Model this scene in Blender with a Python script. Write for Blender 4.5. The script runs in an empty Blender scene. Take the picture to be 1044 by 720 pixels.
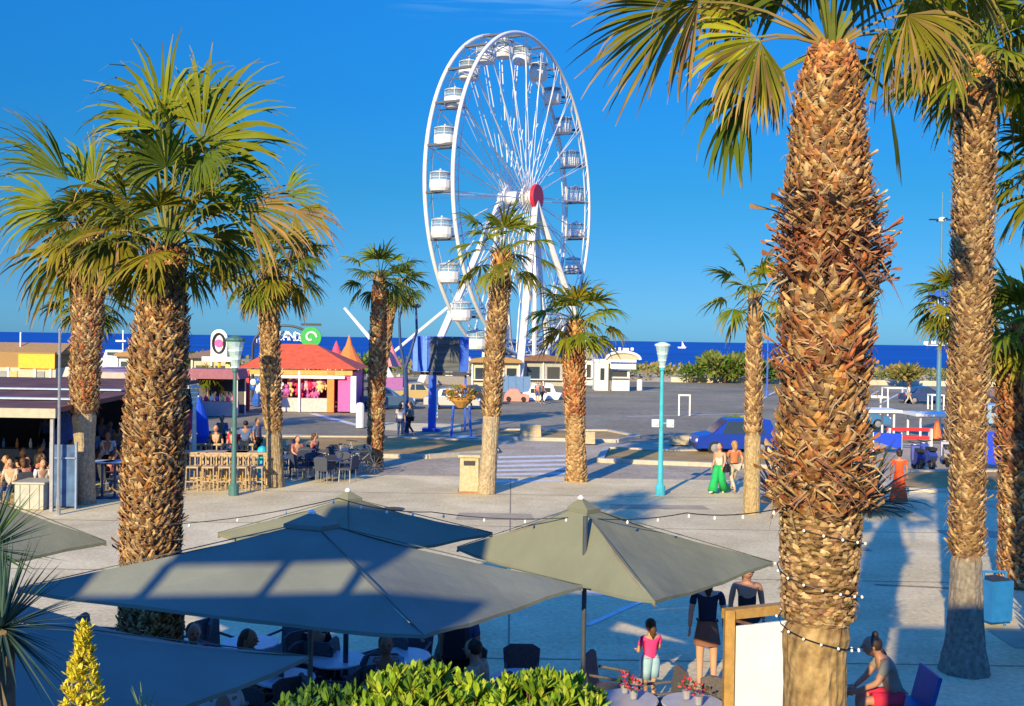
import bpy, math, random
from mathutils import Vector, Matrix
random.seed(7)
RND = random.Random(11)
scene = bpy.context.scene
COL = scene.collection
R = math.radians
V = Vector

# ------------------------------------------------------------------ camera
F_PX, W_PX, H_PX = 1080.0, 1044.0, 720.0
CAM = V((0, 0, 5.0))
pitch, roll = R(-0.743), R(0.85)
Fw = V((0, math.cos(pitch), math.sin(pitch)))
R0 = V((1, 0, 0)); U0 = R0.cross(Fw)
Rt = R0*math.cos(roll) + U0*math.sin(roll)
Up = U0*math.cos(roll) - R0*math.sin(roll)
cam_d = bpy.data.cameras.new('camera'); cam = bpy.data.objects.new('camera', cam_d); COL.objects.link(cam)
m3 = Matrix((Rt, Up, -Fw)).transposed()
cam.matrix_world = Matrix.Translation(CAM) @ m3.to_4x4()
cam_d.sensor_width = 36; cam_d.lens = F_PX/W_PX*36
cam_d.clip_start = 0.05; cam_d.clip_end = 60000
scene.camera = cam

def ray(px, py): return Fw + Rt*((px-W_PX/2)/F_PX) - Up*((py-H_PX/2)/F_PX)
def at(px, py, z=0.0):
    d = ray(px, py); t = (z-CAM.z)/d.z; return CAM + d*t
def aty(px, py, Y):
    d = ray(px, py); return CAM + d*(Y/d.y)

# ------------------------------------------------------------------ materials
MATS = {}
def lin(c): return tuple(x/12.92 if x <= .04045 else ((x+.055)/1.055)**2.4 for x in c)
def mat(name, col, rough=.7, metal=0, var=.12, scale=6., bump=0., bscale=None, spec=.4, col2=None, alpha=1, emit=None, trans=0, stretch=None):
    if name in MATS: return MATS[name]
    m = bpy.data.materials.new(name); m.use_nodes = True
    nt = m.node_tree; b = nt.nodes['Principled BSDF']
    tc = nt.nodes.new('ShaderNodeTexCoord')
    src = tc.outputs['Object']
    if stretch:
        mp = nt.nodes.new('ShaderNodeMapping'); mp.inputs['Scale'].default_value = stretch
        nt.links.new(src, mp.inputs['Vector']); src = mp.outputs['Vector']
    no = nt.nodes.new('ShaderNodeTexNoise'); no.inputs['Scale'].default_value = scale; no.inputs['Detail'].default_value = 6
    nt.links.new(src, no.inputs['Vector'])
    ra = nt.nodes.new('ShaderNodeValToRGB')
    c1 = tuple(max(0, x*(1-var)) for x in col); c2 = col2 or tuple(min(1, x*(1+var)) for x in col)
    ra.color_ramp.elements[0].color = (*c1, 1); ra.color_ramp.elements[1].color = (*c2, 1)
    ra.color_ramp.elements[0].position = .3; ra.color_ramp.elements[1].position = .7
    nt.links.new(no.outputs['Fac'], ra.inputs['Fac']); nt.links.new(ra.outputs['Color'], b.inputs['Base Color'])
    b.inputs['Roughness'].default_value = rough; b.inputs['Metallic'].default_value = metal
    b.inputs['Specular IOR Level'].default_value = spec
    if bump:
        n2 = nt.nodes.new('ShaderNodeTexNoise'); n2.inputs['Scale'].default_value = bscale or scale*4; n2.inputs['Detail'].default_value = 5
        nt.links.new(src, n2.inputs['Vector'])
        bp = nt.nodes.new('ShaderNodeBump'); bp.inputs['Strength'].default_value = bump; bp.inputs['Distance'].default_value = .05
        nt.links.new(n2.outputs['Fac'], bp.inputs['Height']); nt.links.new(bp.outputs['Normal'], b.inputs['Normal'])
    if alpha < 1: b.inputs['Alpha'].default_value = alpha
    if trans: b.inputs['Transmission Weight'].default_value = trans
    if emit: b.inputs['Emission Color'].default_value = (*emit[0], 1); b.inputs['Emission Strength'].default_value = emit[1]
    MATS[name] = m; return m

def attr_mat(name, rough=.6, transl=.3, var=.2, scale=8, spec=.3, bump=0):
    m = bpy.data.materials.new(name); m.use_nodes = True; nt = m.node_tree
    b = nt.nodes['Principled BSDF']; out = nt.nodes['Material Output']
    a = nt.nodes.new('ShaderNodeAttribute'); a.attribute_name = 'Col'
    no = nt.nodes.new('ShaderNodeTexNoise'); no.inputs['Scale'].default_value = scale; no.inputs['Detail'].default_value = 4
    tc = nt.nodes.new('ShaderNodeTexCoord'); nt.links.new(tc.outputs['Object'], no.inputs['Vector'])
    mr = nt.nodes.new('ShaderNodeMapRange'); mr.inputs['To Min'].default_value = 1-var; mr.inputs['To Max'].default_value = 1+var
    mr.inputs['From Min'].default_value = .3; mr.inputs['From Max'].default_value = .7
    nt.links.new(no.outputs['Fac'], mr.inputs['Value'])
    vm = nt.nodes.new('ShaderNodeVectorMath'); vm.operation = 'SCALE'
    nt.links.new(a.outputs['Color'], vm.inputs[0]); nt.links.new(mr.outputs['Result'], vm.inputs['Scale'])
    nt.links.new(vm.outputs[0], b.inputs['Base Color'])
    b.inputs['Roughness'].default_value = rough; b.inputs['Specular IOR Level'].default_value = spec
    if bump:
        bp = nt.nodes.new('ShaderNodeBump'); bp.inputs['Strength'].default_value = bump; bp.inputs['Distance'].default_value = .03
        nt.links.new(no.outputs['Fac'], bp.inputs['Height']); nt.links.new(bp.outputs['Normal'], b.inputs['Normal'])
    if transl:
        t = nt.nodes.new('ShaderNodeBsdfTranslucent'); mx = nt.nodes.new('ShaderNodeMixShader'); mx.inputs[0].default_value = transl
        nt.links.new(vm.outputs[0], t.inputs['Color']); nt.links.new(b.outputs[0], mx.inputs[1]); nt.links.new(t.outputs[0], mx.inputs[2])
        nt.links.new(mx.outputs[0], out.inputs['Surface'])
    MATS[name] = m; return m
LEAF = attr_mat('leaf', .6, .2, .18, 3, .12)
BARK = attr_mat('palm bark', .85, 0, .3, 14, .2, .5)

def M(name):
    return MATS[name]
# plain library
def C(name, r, g, b, rough=.6, **k): return mat(name, (r, g, b), rough, **k)
white = C('white paint', .78, .78, .76, .45, var=.05)
cream = C('cream plaster', .50, .45, .33, .8, var=.1)
dark = C('dark charcoal', .03, .032, .035, .5)
steel = C('galvanised steel', .45, .46, .48, .35, metal=.7)
wood = C('pale wood', .42, .30, .16, .6, var=.25, scale=12)
wood2 = C('ochre wood', .38, .22, .06, .6, var=.2, scale=12)
brown = C('brown wood', .16, .08, .045, .6, var=.25)
teal = C('turquoise paint', .06, .42, .52, .4)
blue = C('blue paint', .02, .10, .50, .4, var=.15)
navy = C('navy cloth', .012, .02, .06, .9)
orange = C('orange tiles', .62, .10, .035, .7, var=.2, scale=3, bump=.3)
pink = C('pink paint', .80, .10, .35, .6)
red = C('red paint', .55, .03, .04, .5)
yellow = C('amber paint', .85, .42, .02, .5)
green = C('green paint', .01, .35, .06, .5)
canvas = C('sage canvas', .175, .185, .125, .9, var=.12, scale=1.3, bump=.35, bscale=3.5)
canvas_d = C('sage canvas cool', .165, .18, .14, .9, var=.14, scale=1.1, bump=.35, bscale=3.2)  # slightly bluer and a touch darker than the plain canvas
glass = C('dark glass', .03, .045, .06, .08, spec=.8, var=.05)
clear = C('frosted lantern glass', .55, .75, .72, .15, alpha=.55, spec=.6, var=.04)
asphalt = C('asphalt', .085, .085, .082, .9, var=.25, scale=.35, bump=.3, bscale=60)
rubber = C('rubber', .02, .02, .02, .8)
black = C('black', .012, .012, .013, .5)
stone = C('beige stone', .48, .40, .24, .85, var=.2, scale=9, bump=.4)
straw = C('thatch', .36, .22, .09, .95, var=.35, scale=20, bump=.7)
bulbm = mat('bulb glass', (.8, .8, .74), .2, var=.02)
terracotta = C('terracotta', .55, .20, .08, .8)
grey = C('grey paint', .25, .26, .27, .6)

# ------------------------------------------------------------------ mesh builder
class MB:
    def __init__(s): s.v = []; s.f = []; s.mi = []; s.c = []; s.cur = (1, 1, 1); s.m = 0; s.mats = []
    def mt(s, m):
        if m not in s.mats: s.mats.append(m)
        s.m = s.mats.index(m); return s
    def vert(s, p, c=None): s.v.append(tuple(p)); s.c.append(c or s.cur); return len(s.v)-1
    def face(s, *i): s.f.append(i); s.mi.append(s.m)
    def poly(s, pts):
        s.face(*[s.vert(p) for p in pts])
    def box(s, c, size, rot=0, axes=None, taper=1):
        c = V(c); hx, hy, hz = size[0]/2, size[1]/2, size[2]/2
        if axes: X, Y, Z = axes
        else: X = V((math.cos(rot), math.sin(rot), 0)); Y = V((-math.sin(rot), math.cos(rot), 0)); Z = V((0, 0, 1))
        i = []
        for sz in (-1, 1):
            k = taper if sz > 0 else 1
            for sx, sy in ((-1, -1), (1, -1), (1, 1), (-1, 1)):
                i.append(s.vert(c + X*sx*hx*k + Y*sy*hy*k + Z*sz*hz))
        for f in ((0, 3, 2, 1), (4, 5, 6, 7), (0, 1, 5, 4), (1, 2, 6, 5), (2, 3, 7, 6), (3, 0, 4, 7)): s.face(*[i[k] for k in f])
        return s
    def tube(s, pts, rad, n=8, cap=True, closed=False):
        pts = [V(p) for p in pts]; L = len(pts)
        if not hasattr(rad, '__len__'): rad = [rad]*L
        rings = []; ref = None
        for k, p in enumerate(pts):
            if closed: d = pts[(k+1) % L]-pts[k-1]
            else: d = pts[min(k+1, L-1)] - pts[max(k-1, 0)]
            d.normalize()
            if ref is None: ref = d.orthogonal().normalized()
            ref = (ref - d*ref.dot(d))
            if ref.length < 1e-4: ref = d.orthogonal()
            ref.normalize()
            b = d.cross(ref)
            rings.append([s.vert(p + (ref*math.cos(2*math.pi*j/n) + b*math.sin(2*math.pi*j/n))*rad[k]) for j in range(n)])
        for k in range(L if closed else L-1):
            a, b2 = rings[k], rings[(k+1) % L]
            for j in range(n): s.face(a[j], a[(j+1) % n], b2[(j+1) % n], b2[j])
        if cap and not closed:
            s.face(*rings[0][::-1]); s.face(*rings[-1])
        return s
    def lathe(s, c, prof, n=16, axis=None):
        c = V(c); Z = V(axis).normalized() if axis else V((0, 0, 1)); X = Z.orthogonal().normalized(); Y = Z.cross(X)
        rings = [[s.vert(c + Z*z + (X*math.cos(2*math.pi*j/n) + Y*math.sin(2*math.pi*j/n))*max(r, 1e-4)) for j in range(n)] for r, z in prof]
        for a, b in zip(rings, rings[1:]):
            for j in range(n): s.face(a[j], a[(j+1) % n], b[(j+1) % n], b[j])
        s.face(*rings[0][::-1]); s.face(*rings[-1])
        return s
    def ell(s, c, r, n=12, m=8, rot=0):
        c = V(c); cr, sr = math.cos(rot), math.sin(rot)
        rings = []
        for i in range(1, m):
            th = math.pi*i/m
            ring = []
            for j in range(n):
                x = r[0]*math.sin(th)*math.cos(2*math.pi*j/n); y = r[1]*math.sin(th)*math.sin(2*math.pi*j/n)
                ring.append(s.vert(c + V((x*cr-y*sr, x*sr+y*cr, r[2]*math.cos(th)))))
            rings.append(ring)
        t = s.vert(c+V((0, 0, r[2]))); b = s.vert(c-V((0, 0, r[2])))
        for a, q in zip(rings, rings[1:]):
            for j in range(n): s.face(a[j], q[j], q[(j+1) % n], a[(j+1) % n])
        for j in range(n): s.face(t, rings[0][j], rings[0][(j+1) % n]); s.face(b, rings[-1][(j+1) % n], rings[-1][j])
        return s
    def prism(s, poly, z0, z1, frame=None):
        """poly: 2-D outline; frame=(origin,X,Y,Z)"""
        o, X, Y, Z = frame or (V((0, 0, 0)), V((1, 0, 0)), V((0, 1, 0)), V((0, 0, 1)))
        o = V(o); a = [s.vert(o+X*p[0]+Y*p[1]+Z*z0) for p in poly]; b = [s.vert(o+X*p[0]+Y*p[1]+Z*z1) for p in poly]
        n = len(poly); s.face(*a[::-1]); s.face(*b)
        for j in range(n): s.face(a[j], a[(j+1) % n], b[(j+1) % n], b[j])
        return s
    def build(s, name, m=None, parent=None, smooth=False, loc=None, colattr=False):
        me = bpy.data.meshes.new(name)
        base = V(loc) if loc is not None else V((0, 0, 0))
        inv = None
        vs = s.v
        off = V((0, 0, 0))
        if parent is not None:
            off = V(parent['_w'])
        elif loc is not None: off = base
        if off.length > 0: vs = [(x-off.x, y-off.y, z-off.z) for x, y, z in s.v]
        me.from_pydata(vs, [], s.f)
        if s.mats:
            for q in s.mats: me.materials.append(q)
            me.polygons.foreach_set('material_index', s.mi)
        elif m: me.materials.append(m)
        if colattr:
            a = me.color_attributes.new('Col', 'FLOAT_COLOR', 'POINT')
            fl = []
            for c in s.c: fl.extend((c[0], c[1], c[2], 1))
            a.data.foreach_set('color', fl)
        if smooth: me.polygons.foreach_set('use_smooth', [True]*len(me.polygons))
        me.update()
        o = bpy.data.objects.new(name, me); COL.objects.link(o)
        o['_w'] = tuple(off)
        if parent is not None: o.parent = parent
        elif loc is not None: o.location = base
        return o

def tag(o, label=None, cat=None, group=None, kind=None):
    if label: o['label'] = label
    if cat: o['category'] = cat
    if group: o['group'] = group
    if kind: o['kind'] = kind
    return o
def thing(name, label, cat, loc, group=None):
    o = bpy.data.objects.new(name, None); COL.objects.link(o); o.location = loc; o.empty_display_size = .3
    o['_w'] = tuple(loc)
    return tag(o, label, cat, group)
def struct(o): o['kind'] = 'structure'; return o
def kids(o): return [c for c in ALLOBJ() if c.parent == o]
def ALLOBJ(): return list(bpy.data.objects)
def copy_tree(src, loc=None, rz=None, label=None, parent=None, cmap=None):
    c = src.copy(); COL.objects.link(c)
    if parent is not None: c.parent = parent
    for ch in src.children: copy_tree(ch, parent=c)
    if loc is not None: c.location = loc
    if rz is not None: c.rotation_euler = (0, 0, rz)
    if label: c['label'] = label
    return c
# ------------------------------------------------------------------ light and sky
SUN_AZ, SUN_EL = R(21.5), R(20.0)
w = bpy.data.worlds.new('World'); scene.world = w; w.use_nodes = True
nt = w.node_tree; bg = nt.nodes['Background']; wo = nt.nodes['World Output']
sky = nt.nodes.new('ShaderNodeTexSky'); sky.sky_type = 'NISHITA'; sky.sun_disc = False
sky.sun_elevation = SUN_EL; sky.sun_rotation = R(180)+SUN_AZ
sky.air_density = 1.0; sky.dust_density = .25; sky.ozone_density = 5.0; sky.altitude = 0
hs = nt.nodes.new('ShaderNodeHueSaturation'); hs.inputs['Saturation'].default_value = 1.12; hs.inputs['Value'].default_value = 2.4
nt.links.new(sky.outputs[0], hs.inputs['Color'])
# faint streak of high cloud
tc = nt.nodes.new('ShaderNodeTexCoord'); mp = nt.nodes.new('ShaderNodeMapping'); mp.inputs['Scale'].default_value = (9, 9, 160)
nt.links.new(tc.outputs['Generated'], mp.inputs['Vector'])
cn = nt.nodes.new('ShaderNodeTexNoise'); cn.inputs['Scale'].default_value = 1.0; cn.inputs['Detail'].default_value = 5
nt.links.new(mp.outputs[0], cn.inputs['Vector'])
cr = nt.nodes.new('ShaderNodeMapRange'); cr.inputs['From Min'].default_value = .42; cr.inputs['From Max'].default_value = .75; cr.inputs['To Max'].default_value = .55
nt.links.new(cn.outputs['Fac'], cr.inputs['Value'])
sx = nt.nodes.new('ShaderNodeSeparateXYZ'); nt.links.new(tc.outputs['Generated'], sx.inputs[0])
zr = nt.nodes.new('ShaderNodeMapRange'); zr.inputs['From Min'].default_value = .285; zr.inputs['From Max'].default_value = .297
nt.links.new(sx.outputs['Z'], zr.inputs['Value'])
xr_ = nt.nodes.new('ShaderNodeMath'); xr_.operation = 'ABSOLUTE'; nt.links.new(sx.outputs['X'], xr_.inputs[0])
xm_ = nt.nodes.new('ShaderNodeMapRange'); xm_.inputs['From Min'].default_value = .06; xm_.inputs['From Max'].default_value = .12; xm_.inputs['To Min'].default_value = 1; xm_.inputs['To Max'].default_value = 0
nt.links.new(xr_.outputs[0], xm_.inputs['Value'])
m0 = nt.nodes.new('ShaderNodeMath'); m0.operation = 'MULTIPLY'; nt.links.new(cr.outputs[0], m0.inputs[0]); nt.links.new(xm_.outputs[0], m0.inputs[1])
mu = nt.nodes.new('ShaderNodeMath'); mu.operation = 'MULTIPLY'; nt.links.new(m0.outputs[0], mu.inputs[0]); nt.links.new(zr.outputs[0], mu.inputs[1])
mc = nt.nodes.new('ShaderNodeMix'); mc.data_type = 'RGBA'; mc.inputs['B'].default_value = (1.2, 2.6, 4.2, 1)
nt.links.new(mu.outputs[0], mc.inputs['Factor']); 
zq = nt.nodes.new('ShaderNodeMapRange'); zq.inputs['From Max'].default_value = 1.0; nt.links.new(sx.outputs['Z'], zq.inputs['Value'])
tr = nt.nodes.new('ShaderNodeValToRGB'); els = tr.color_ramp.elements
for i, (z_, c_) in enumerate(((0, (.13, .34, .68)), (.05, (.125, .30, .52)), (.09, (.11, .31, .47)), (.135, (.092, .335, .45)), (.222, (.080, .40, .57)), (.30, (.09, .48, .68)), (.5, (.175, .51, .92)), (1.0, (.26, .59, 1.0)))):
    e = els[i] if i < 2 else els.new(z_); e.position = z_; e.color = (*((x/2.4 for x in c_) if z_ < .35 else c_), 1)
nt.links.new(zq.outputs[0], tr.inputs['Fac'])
ml = nt.nodes.new('ShaderNodeMix'); ml.data_type = 'RGBA'; ml.blend_type = 'MULTIPLY'; ml.inputs['Factor'].default_value = 1
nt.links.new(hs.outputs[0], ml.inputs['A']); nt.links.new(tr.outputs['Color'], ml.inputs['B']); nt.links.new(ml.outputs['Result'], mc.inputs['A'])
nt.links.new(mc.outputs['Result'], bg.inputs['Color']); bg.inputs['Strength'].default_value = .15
sd = bpy.data.lights.new('sun', 'SUN'); sd.energy = 5.0; sd.angle = R(.5); sd.color = (1, .80, .44)
so = bpy.data.objects.new('sun', sd); COL.objects.link(so)
dv = V((math.sin(SUN_AZ)*math.cos(SUN_EL), math.cos(SUN_AZ)*math.cos(SUN_EL), -math.sin(SUN_EL)))
so.rotation_euler = dv.to_track_quat('-Z', 'Y').to_euler(); so.location = (-20, -40, 30)
scene.view_settings.view_transform = 'Standard'; scene.view_settings.look = 'None'
scene.view_settings.exposure = .6; scene.view_settings.gamma = 1

# ------------------------------------------------------------------ ground
def ground_mat(name, c1, c2, scale, spots=True, joints=0, rough=.85):
    m = bpy.data.materials.new(name); m.use_nodes = True; nt = m.node_tree; b = nt.nodes['Principled BSDF']
    tc = nt.nodes.new('ShaderNodeTexCoord')
    n1 = nt.nodes.new('ShaderNodeTexNoise'); n1.inputs['Scale'].default_value = scale; n1.inputs['Detail'].default_value = 8; n1.inputs['Roughness'].default_value = .65
    n2 = nt.nodes.new('ShaderNodeTexNoise'); n2.inputs['Scale'].default_value = scale*22; n2.inputs['Detail'].default_value = 3
    for n in (n1, n2): nt.links.new(tc.outputs['Object'], n.inputs['Vector'])
    ra = nt.nodes.new('ShaderNodeValToRGB'); ra.color_ramp.elements[0].color = (*c1, 1); ra.color_ramp.elements[1].color = (*c2, 1)
    ra.color_ramp.elements[0].position = .34; ra.color_ramp.elements[1].position = .66
    nt.links.new(n1.outputs['Fac'], ra.inputs['Fac'])
    mx = nt.nodes.new('ShaderNodeMix'); mx.data_type = 'RGBA'; mx.blend_type = 'OVERLAY'; mx.inputs['Factor'].default_value = .5
    nt.links.new(ra.outputs['Color'], mx.inputs['A']); nt.links.new(n2.outputs['Fac'], mx.inputs['B'])
    out = mx.outputs['Result']
    n3 = nt.nodes.new('ShaderNodeTexNoise'); n3.inputs['Scale'].default_value = scale*.22; n3.inputs['Detail'].default_value = 10; n3.inputs['Roughness'].default_value = .75; n3.inputs['Distortion'].default_value = 1.2
    nt.links.new(tc.outputs['Object'], n3.inputs['Vector'])
    m3_ = nt.nodes.new('ShaderNodeMapRange'); m3_.inputs['From Min'].default_value = .35; m3_.inputs['From Max'].default_value = .6; m3_.inputs['To Min'].default_value = .84; m3_.inputs['To Max'].default_value = 1.15
    nt.links.new(n3.outputs['Fac'], m3_.inputs['Value'])
    sc_ = nt.nodes.new('ShaderNodeVectorMath'); sc_.operation = 'SCALE'; nt.links.new(out, sc_.inputs[0]); nt.links.new(m3_.outputs[0], sc_.inputs['Scale']); out = sc_.outputs[0]
    nt.links.new(out, b.inputs['Base Color']); b.inputs['Roughness'].default_value = rough
    b.inputs['Specular IOR Level'].default_value = .25
    bp = nt.nodes.new('ShaderNodeBump'); bp.inputs['Strength'].default_value = .25; bp.inputs['Distance'].default_value = .02
    nt.links.new(n2.outputs['Fac'], bp.inputs['Height']); nt.links.new(bp.outputs['Normal'], b.inputs['Normal'])
    MATS[name] = m; return m
conc = ground_mat('pale concrete', (.56, .455, .235), (.72, .60, .335), .5)
conc2 = ground_mat('grey road surface', (.33, .27, .17), (.47, .39, .26), .4)
asph = ground_mat('lot asphalt', (.18, .155, .095), (.30, .262, .165), .12)
dirt = ground_mat('ochre dirt', (.30, .19, .06), (.42, .28, .10), .9)
sand = ground_mat('sand', (.36, .28, .15), (.50, .41, .25), .15)
kerbm = C('kerb stone', .45, .41, .32, .85, var=.12)
linem = C('road paint', .62, .61, .56, .8, var=.15, scale=3)

def sheet(name, pts, z, m, thick=0):
    b = MB(); 
    if thick: b.prism([(p[0], p[1]) for p in pts], z-thick, z)
    else: b.poly([(p[0], p[1], z) for p in pts])
    return struct(b.build(name, m))
sheet('ground', [(-400, -60), (400, -60), (400, 172), (-400, 172)], -.16, sand)
sea_m = mat('sea water', (.004, .065, .30), .55, var=.3, scale=.012, bump=.5, bscale=.6, spec=.15, stretch=(.25, 1, 1))
sheet('sea', [(-30000, 168), (30000, 168), (30000, 50000), (-30000, 50000)], -.55, sea_m)
# far parking lot, road, plaza
sheet('parking_lot', [(-120, 54.5), (130, 54.5), (130, 132), (-120, 132)], -.05, asph)
# near road
sheet('road', [(-120, 38), (130, 38), (130, 54.5), (-120, 54.5)], -.06, conc2)
sheet('plaza', [(-120, -40), (130, -40), (130, 38.4), (-120, 38.4)], 0.0, conc, .12)
# kerbs
def kerb(p0, p1, w=.28, z0=-.1, z1=.06):
    p0, p1 = V(p0), V(p1); d = (p1-p0); L = d.length; d.normalize()
    b = MB(); b.box((p0+p1)/2+V((0, 0, (z0+z1)/2)), (L, w, z1-z0), math.atan2(d.y, d.x))
    struct(b.build('kerb', kerbm))
# median strips of ochre dirt between the roads, with a pale kerb all round
def median(pts, z=.0):
    struct(MB().prism(pts, -.12, z+.05).build('median_strip', dirt))
    n = len(pts)
    for i in range(n):
        a, b_ = V((*pts[i], 0)), V((*pts[(i+1) % n], 0)); d = (b_-a).normalized(); 
        kerb(a-d*.0, b_+d*.0, .3, -.1, .11+.002*i)
g = lambda px, py: tuple(at(px, py)[:2])
median([g(170, 462), g(436, 466), g(505, 461), g(498, 451), g(400, 447), g(180, 446)])
median([g(612, 470), g(800, 477), g(870, 470), g(870, 458), g(690, 461), g(618, 458)])
median([g(500, 447), g(628, 450), g(650, 446), g(620, 440), g(505, 439)], -.02)
median([g(905, 500), g(1200, 510), g(1200, 482), g(925, 482)])
# pale apron in front of the kiosk
sheet('path', [g(380, 438), g(470, 440), g(470, 432), g(380, 430)], -.03, conc)
# zebra crossing and painted lines
cw = MB()
for k in range(7):
    y0 = 464+k*4.4
    a, b_ = at(508-k*1.5, y0), at(578-k*.5, y0-1.5)
    a2, b2 = at(508-k*1.5, y0+2.1), at(578-k*.5, y0+.6)
    cw.poly([(p[0], p[1], .006) if p[1] < 38.4 else (p[0], p[1], -.054) for p in (a, a2, b2, b_)])
struct(cw.build('crosswalk', linem))
ln = MB()
def line(p, q, wd=.16, z=-.044):
    p, q = at(*p), at(*q); d = V((q.x-p.x, q.y-p.y, 0)).normalized(); n = V((-d.y, d.x, 0))*wd/2
    ln.poly([V((a.x, a.y, z))+s_*n for a, s_ in ((p, -1), (q, -1), (q, 1), (p, 1))])
line((318, 421), (366, 433), .5); line((215, 411), (330, 413), .25); line((215, 422), (318, 420), .25)
line((650, 398), (672, 399), .4); line((640, 424), (760, 421), .2)
for i in range(6): line((770+i*26, 410), (792+i*26, 398), .2)
line((395, 410), (480, 410), .25)
struct(ln.build('road_marking', linem))
# plaza joints, slab lines (real recessed strips of darker mortar a few mm proud)
jm = C('joint mortar', .27, .22, .13, .9)
jt = MB()
for y in (16.5, 22.3, 28.2, 34.0):
    jt.poly([(-60, y, .004), (60, y, .004), (60, y+.05, .004), (-60, y+.05, .004)])
for x in range(-45, 50, 15):
    jt.poly([(x, -5, .004), (x+.035, -5, .004), (x+.035, 38, .004), (x, 38, .004)])
pm = C('patch concrete', .40, .33, .21, .9, var=.15, scale=2)
pk = MB()
for x_, y_, w_, d_ in ((-1.5, 29.2, 2.2, 1.1), (7.2, 25.5, 1.6, 2.0), (3.0, 31.5, 3.0, .8), (8.4, 17.5, 1.2, 1.2), (-6.5, 27, 1.3, 1.8), (11.5, 27.6, 2.4, 1.0)):
    pk.poly([(x_, y_, .010), (x_+w_, y_+.1, .010), (x_+w_-.1, y_+d_, .010), (x_+.05, y_+d_, .010)])
struct(pk.build('pavement_patch', pm))
for i_, (x_, y_) in enumerate(((2.2, 27.0), (6.3, 20.4), (-3.4, 30.8))):
    mh = MB(); mh.lathe((x_, y_, .008), [(.34, 0), (.34, .008), (.30, .008), (.29, .005)], 24); mh.box((x_, y_, .018), (.4, .03, .004)); mh.box((x_, y_+.1, .018), (.34, .03, .004)); mh.box((x_, y_-.1, .018), (.34, .03, .004))
    struct(mh.build('manhole_cover', C('cast iron', .06, .055, .05, .6)))
p, q = at(893, 597), at(1000, 602)
jt.poly([(p.x, p.y, .008), (q.x, q.y, .008), (q.x, q.y+.12, .008), (p.x, p.y+.12, .008)])
struct(jt.build('pavement_joints', jm))
wl = MB()
for p, q, wd in (((598, 638), (652, 614), .13), ((565, 599), (668, 614), .16)):
    p, q = at(*p), at(*q); d = V((q.x-p.x, q.y-p.y, 0)).normalized(); n = V((-d.y, d.x, 0))*wd/2
    wl.poly([V((a.x, a.y, .009))+s_*n for a, s_ in ((p, -1), (q, -1), (q, 1), (p, 1))])
struct(wl.build('pavement_line', linem))
# low pale wall along the far edge of the lot
b = MB(); b.box((60, 133, .2), (80, .4, .7)); b.box((-70, 134, .2), (90, .4, .7))
tag(b.build('low_wall', C('pale wall', .52, .47, .36, .9, var=.15, scale=.5)), 'long low pale wall along the far edge of the car park', 'wall')
# dunes
dn = MB(); nx, ny = 260, 12
for j in range(ny+1):
    for i in range(nx+1):
        x = -150+300*i/nx; y = 134+36*j/ny
        t = math.sin(math.pi*j/ny)
        z = -.2+t*(1.0+.5*math.sin(x*.31+j)+.35*math.sin(x*.83+j*2.1)+RND.uniform(-.25, .25))
        dn.vert((x, y, z))
for j in range(ny):
    for i in range(nx): a = j*(nx+1)+i; dn.face(a, a+1, a+nx+2, a+nx+1)
struct(dn.build('dunes', sand, smooth=True))

# ------------------------------------------------------------------ foliage helpers
def leafblob(b, c, r, n, size, cols, up=.3, shell=.55):
    c = V(c)
    for _ in range(n):
        while True:
            p = V((RND.uniform(-1, 1), RND.uniform(-1, 1), RND.uniform(-1, 1)))
            if shell*RND.random() < p.length <= 1: break
        p = V((p.x*r[0], p.y*r[1], p.z*r[2]))
        d = (p.normalized()+V((RND.uniform(-1, 1), RND.uniform(-1, 1), RND.uniform(-.6, 1)))*.8+V((0, 0, up))).normalized()
        s_ = d.orthogonal().normalized(); s_ = (s_*math.cos(RND.random()*6.3)+d.cross(s_)*math.sin(RND.random()*6.3))
        L = size*RND.uniform(.6, 1.3); wd = L*.28
        col = cols[RND.randrange(len(cols))]; k = RND.uniform(.8, 1.2); b.cur = tuple(x*k for x in col)
        q = c+p
        i = [b.vert(q), b.vert(q+d*L*.5+s_*wd), b.vert(q+d*L), b.vert(q+d*L*.5-s_*wd)]; b.face(*i)
gcols = [(.06, .13, .02), (.10, .18, .03), (.04, .09, .02), (.14, .2, .05)]
ocols = [(.30, .22, .07), (.20, .20, .06), (.12, .15, .04), (.36, .27, .1)]
db = MB()
for i in range(1500):
    x = RND.uniform(-95, 115); y = RND.uniform(136, 160); s_ = RND.uniform(.5, 1.2)
    leafblob(db, (x, y, .9), (s_*1.6, s_, s_*.8), 14, .6, ocols if RND.random() < .75 else gcols)
tag(db.build('dune_grass', LEAF, colattr=True), 'dry ochre beach grass and scrub on the dunes', 'grass', kind='stuff')
def bush(px0, px1, py0, py1, Y, label, cols, n=900, size=.5, group=None, cat='shrub'):
    a, b_ = aty(px0, py1, Y), aty(px1, py0, Y)
    cx, hw, hh = (a.x+b_.x)/2, (b_.x-a.x)/2, (b_.z-a.z)/2
    base = V((cx, Y, a.z))
    t = thing('shrub', label, cat, base, group)
    bb = MB()
    for k in range(7):
        o = V((RND.uniform(-.6, .6)*hw, RND.uniform(-.5, .5)*hw, RND.uniform(-.3, .35)*hh+hh))
        leafblob(bb, base+o, (hw*.5, hw*.5, hh*.62), n//7, size, cols)
    bb.build('foliage', LEAF, t, colattr=True)
    s_ = MB()
    for k in range(5): s_.tube([base+V((0, 0, -.3)), base+V((RND.uniform(-.5, .5)*hw, RND.uniform(-.3, .3)*hw, hh))], [.08, .03], 5)
    s_.build('stem', brown, t)
    return t
bush(716, 764, 357, 388, 131, 'largest round green shrub on the dune edge, beyond the lone leaning palm', [(.07, .15, .02), (.14, .2, .04), (.2, .2, .05)], 1500, .7)
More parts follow.
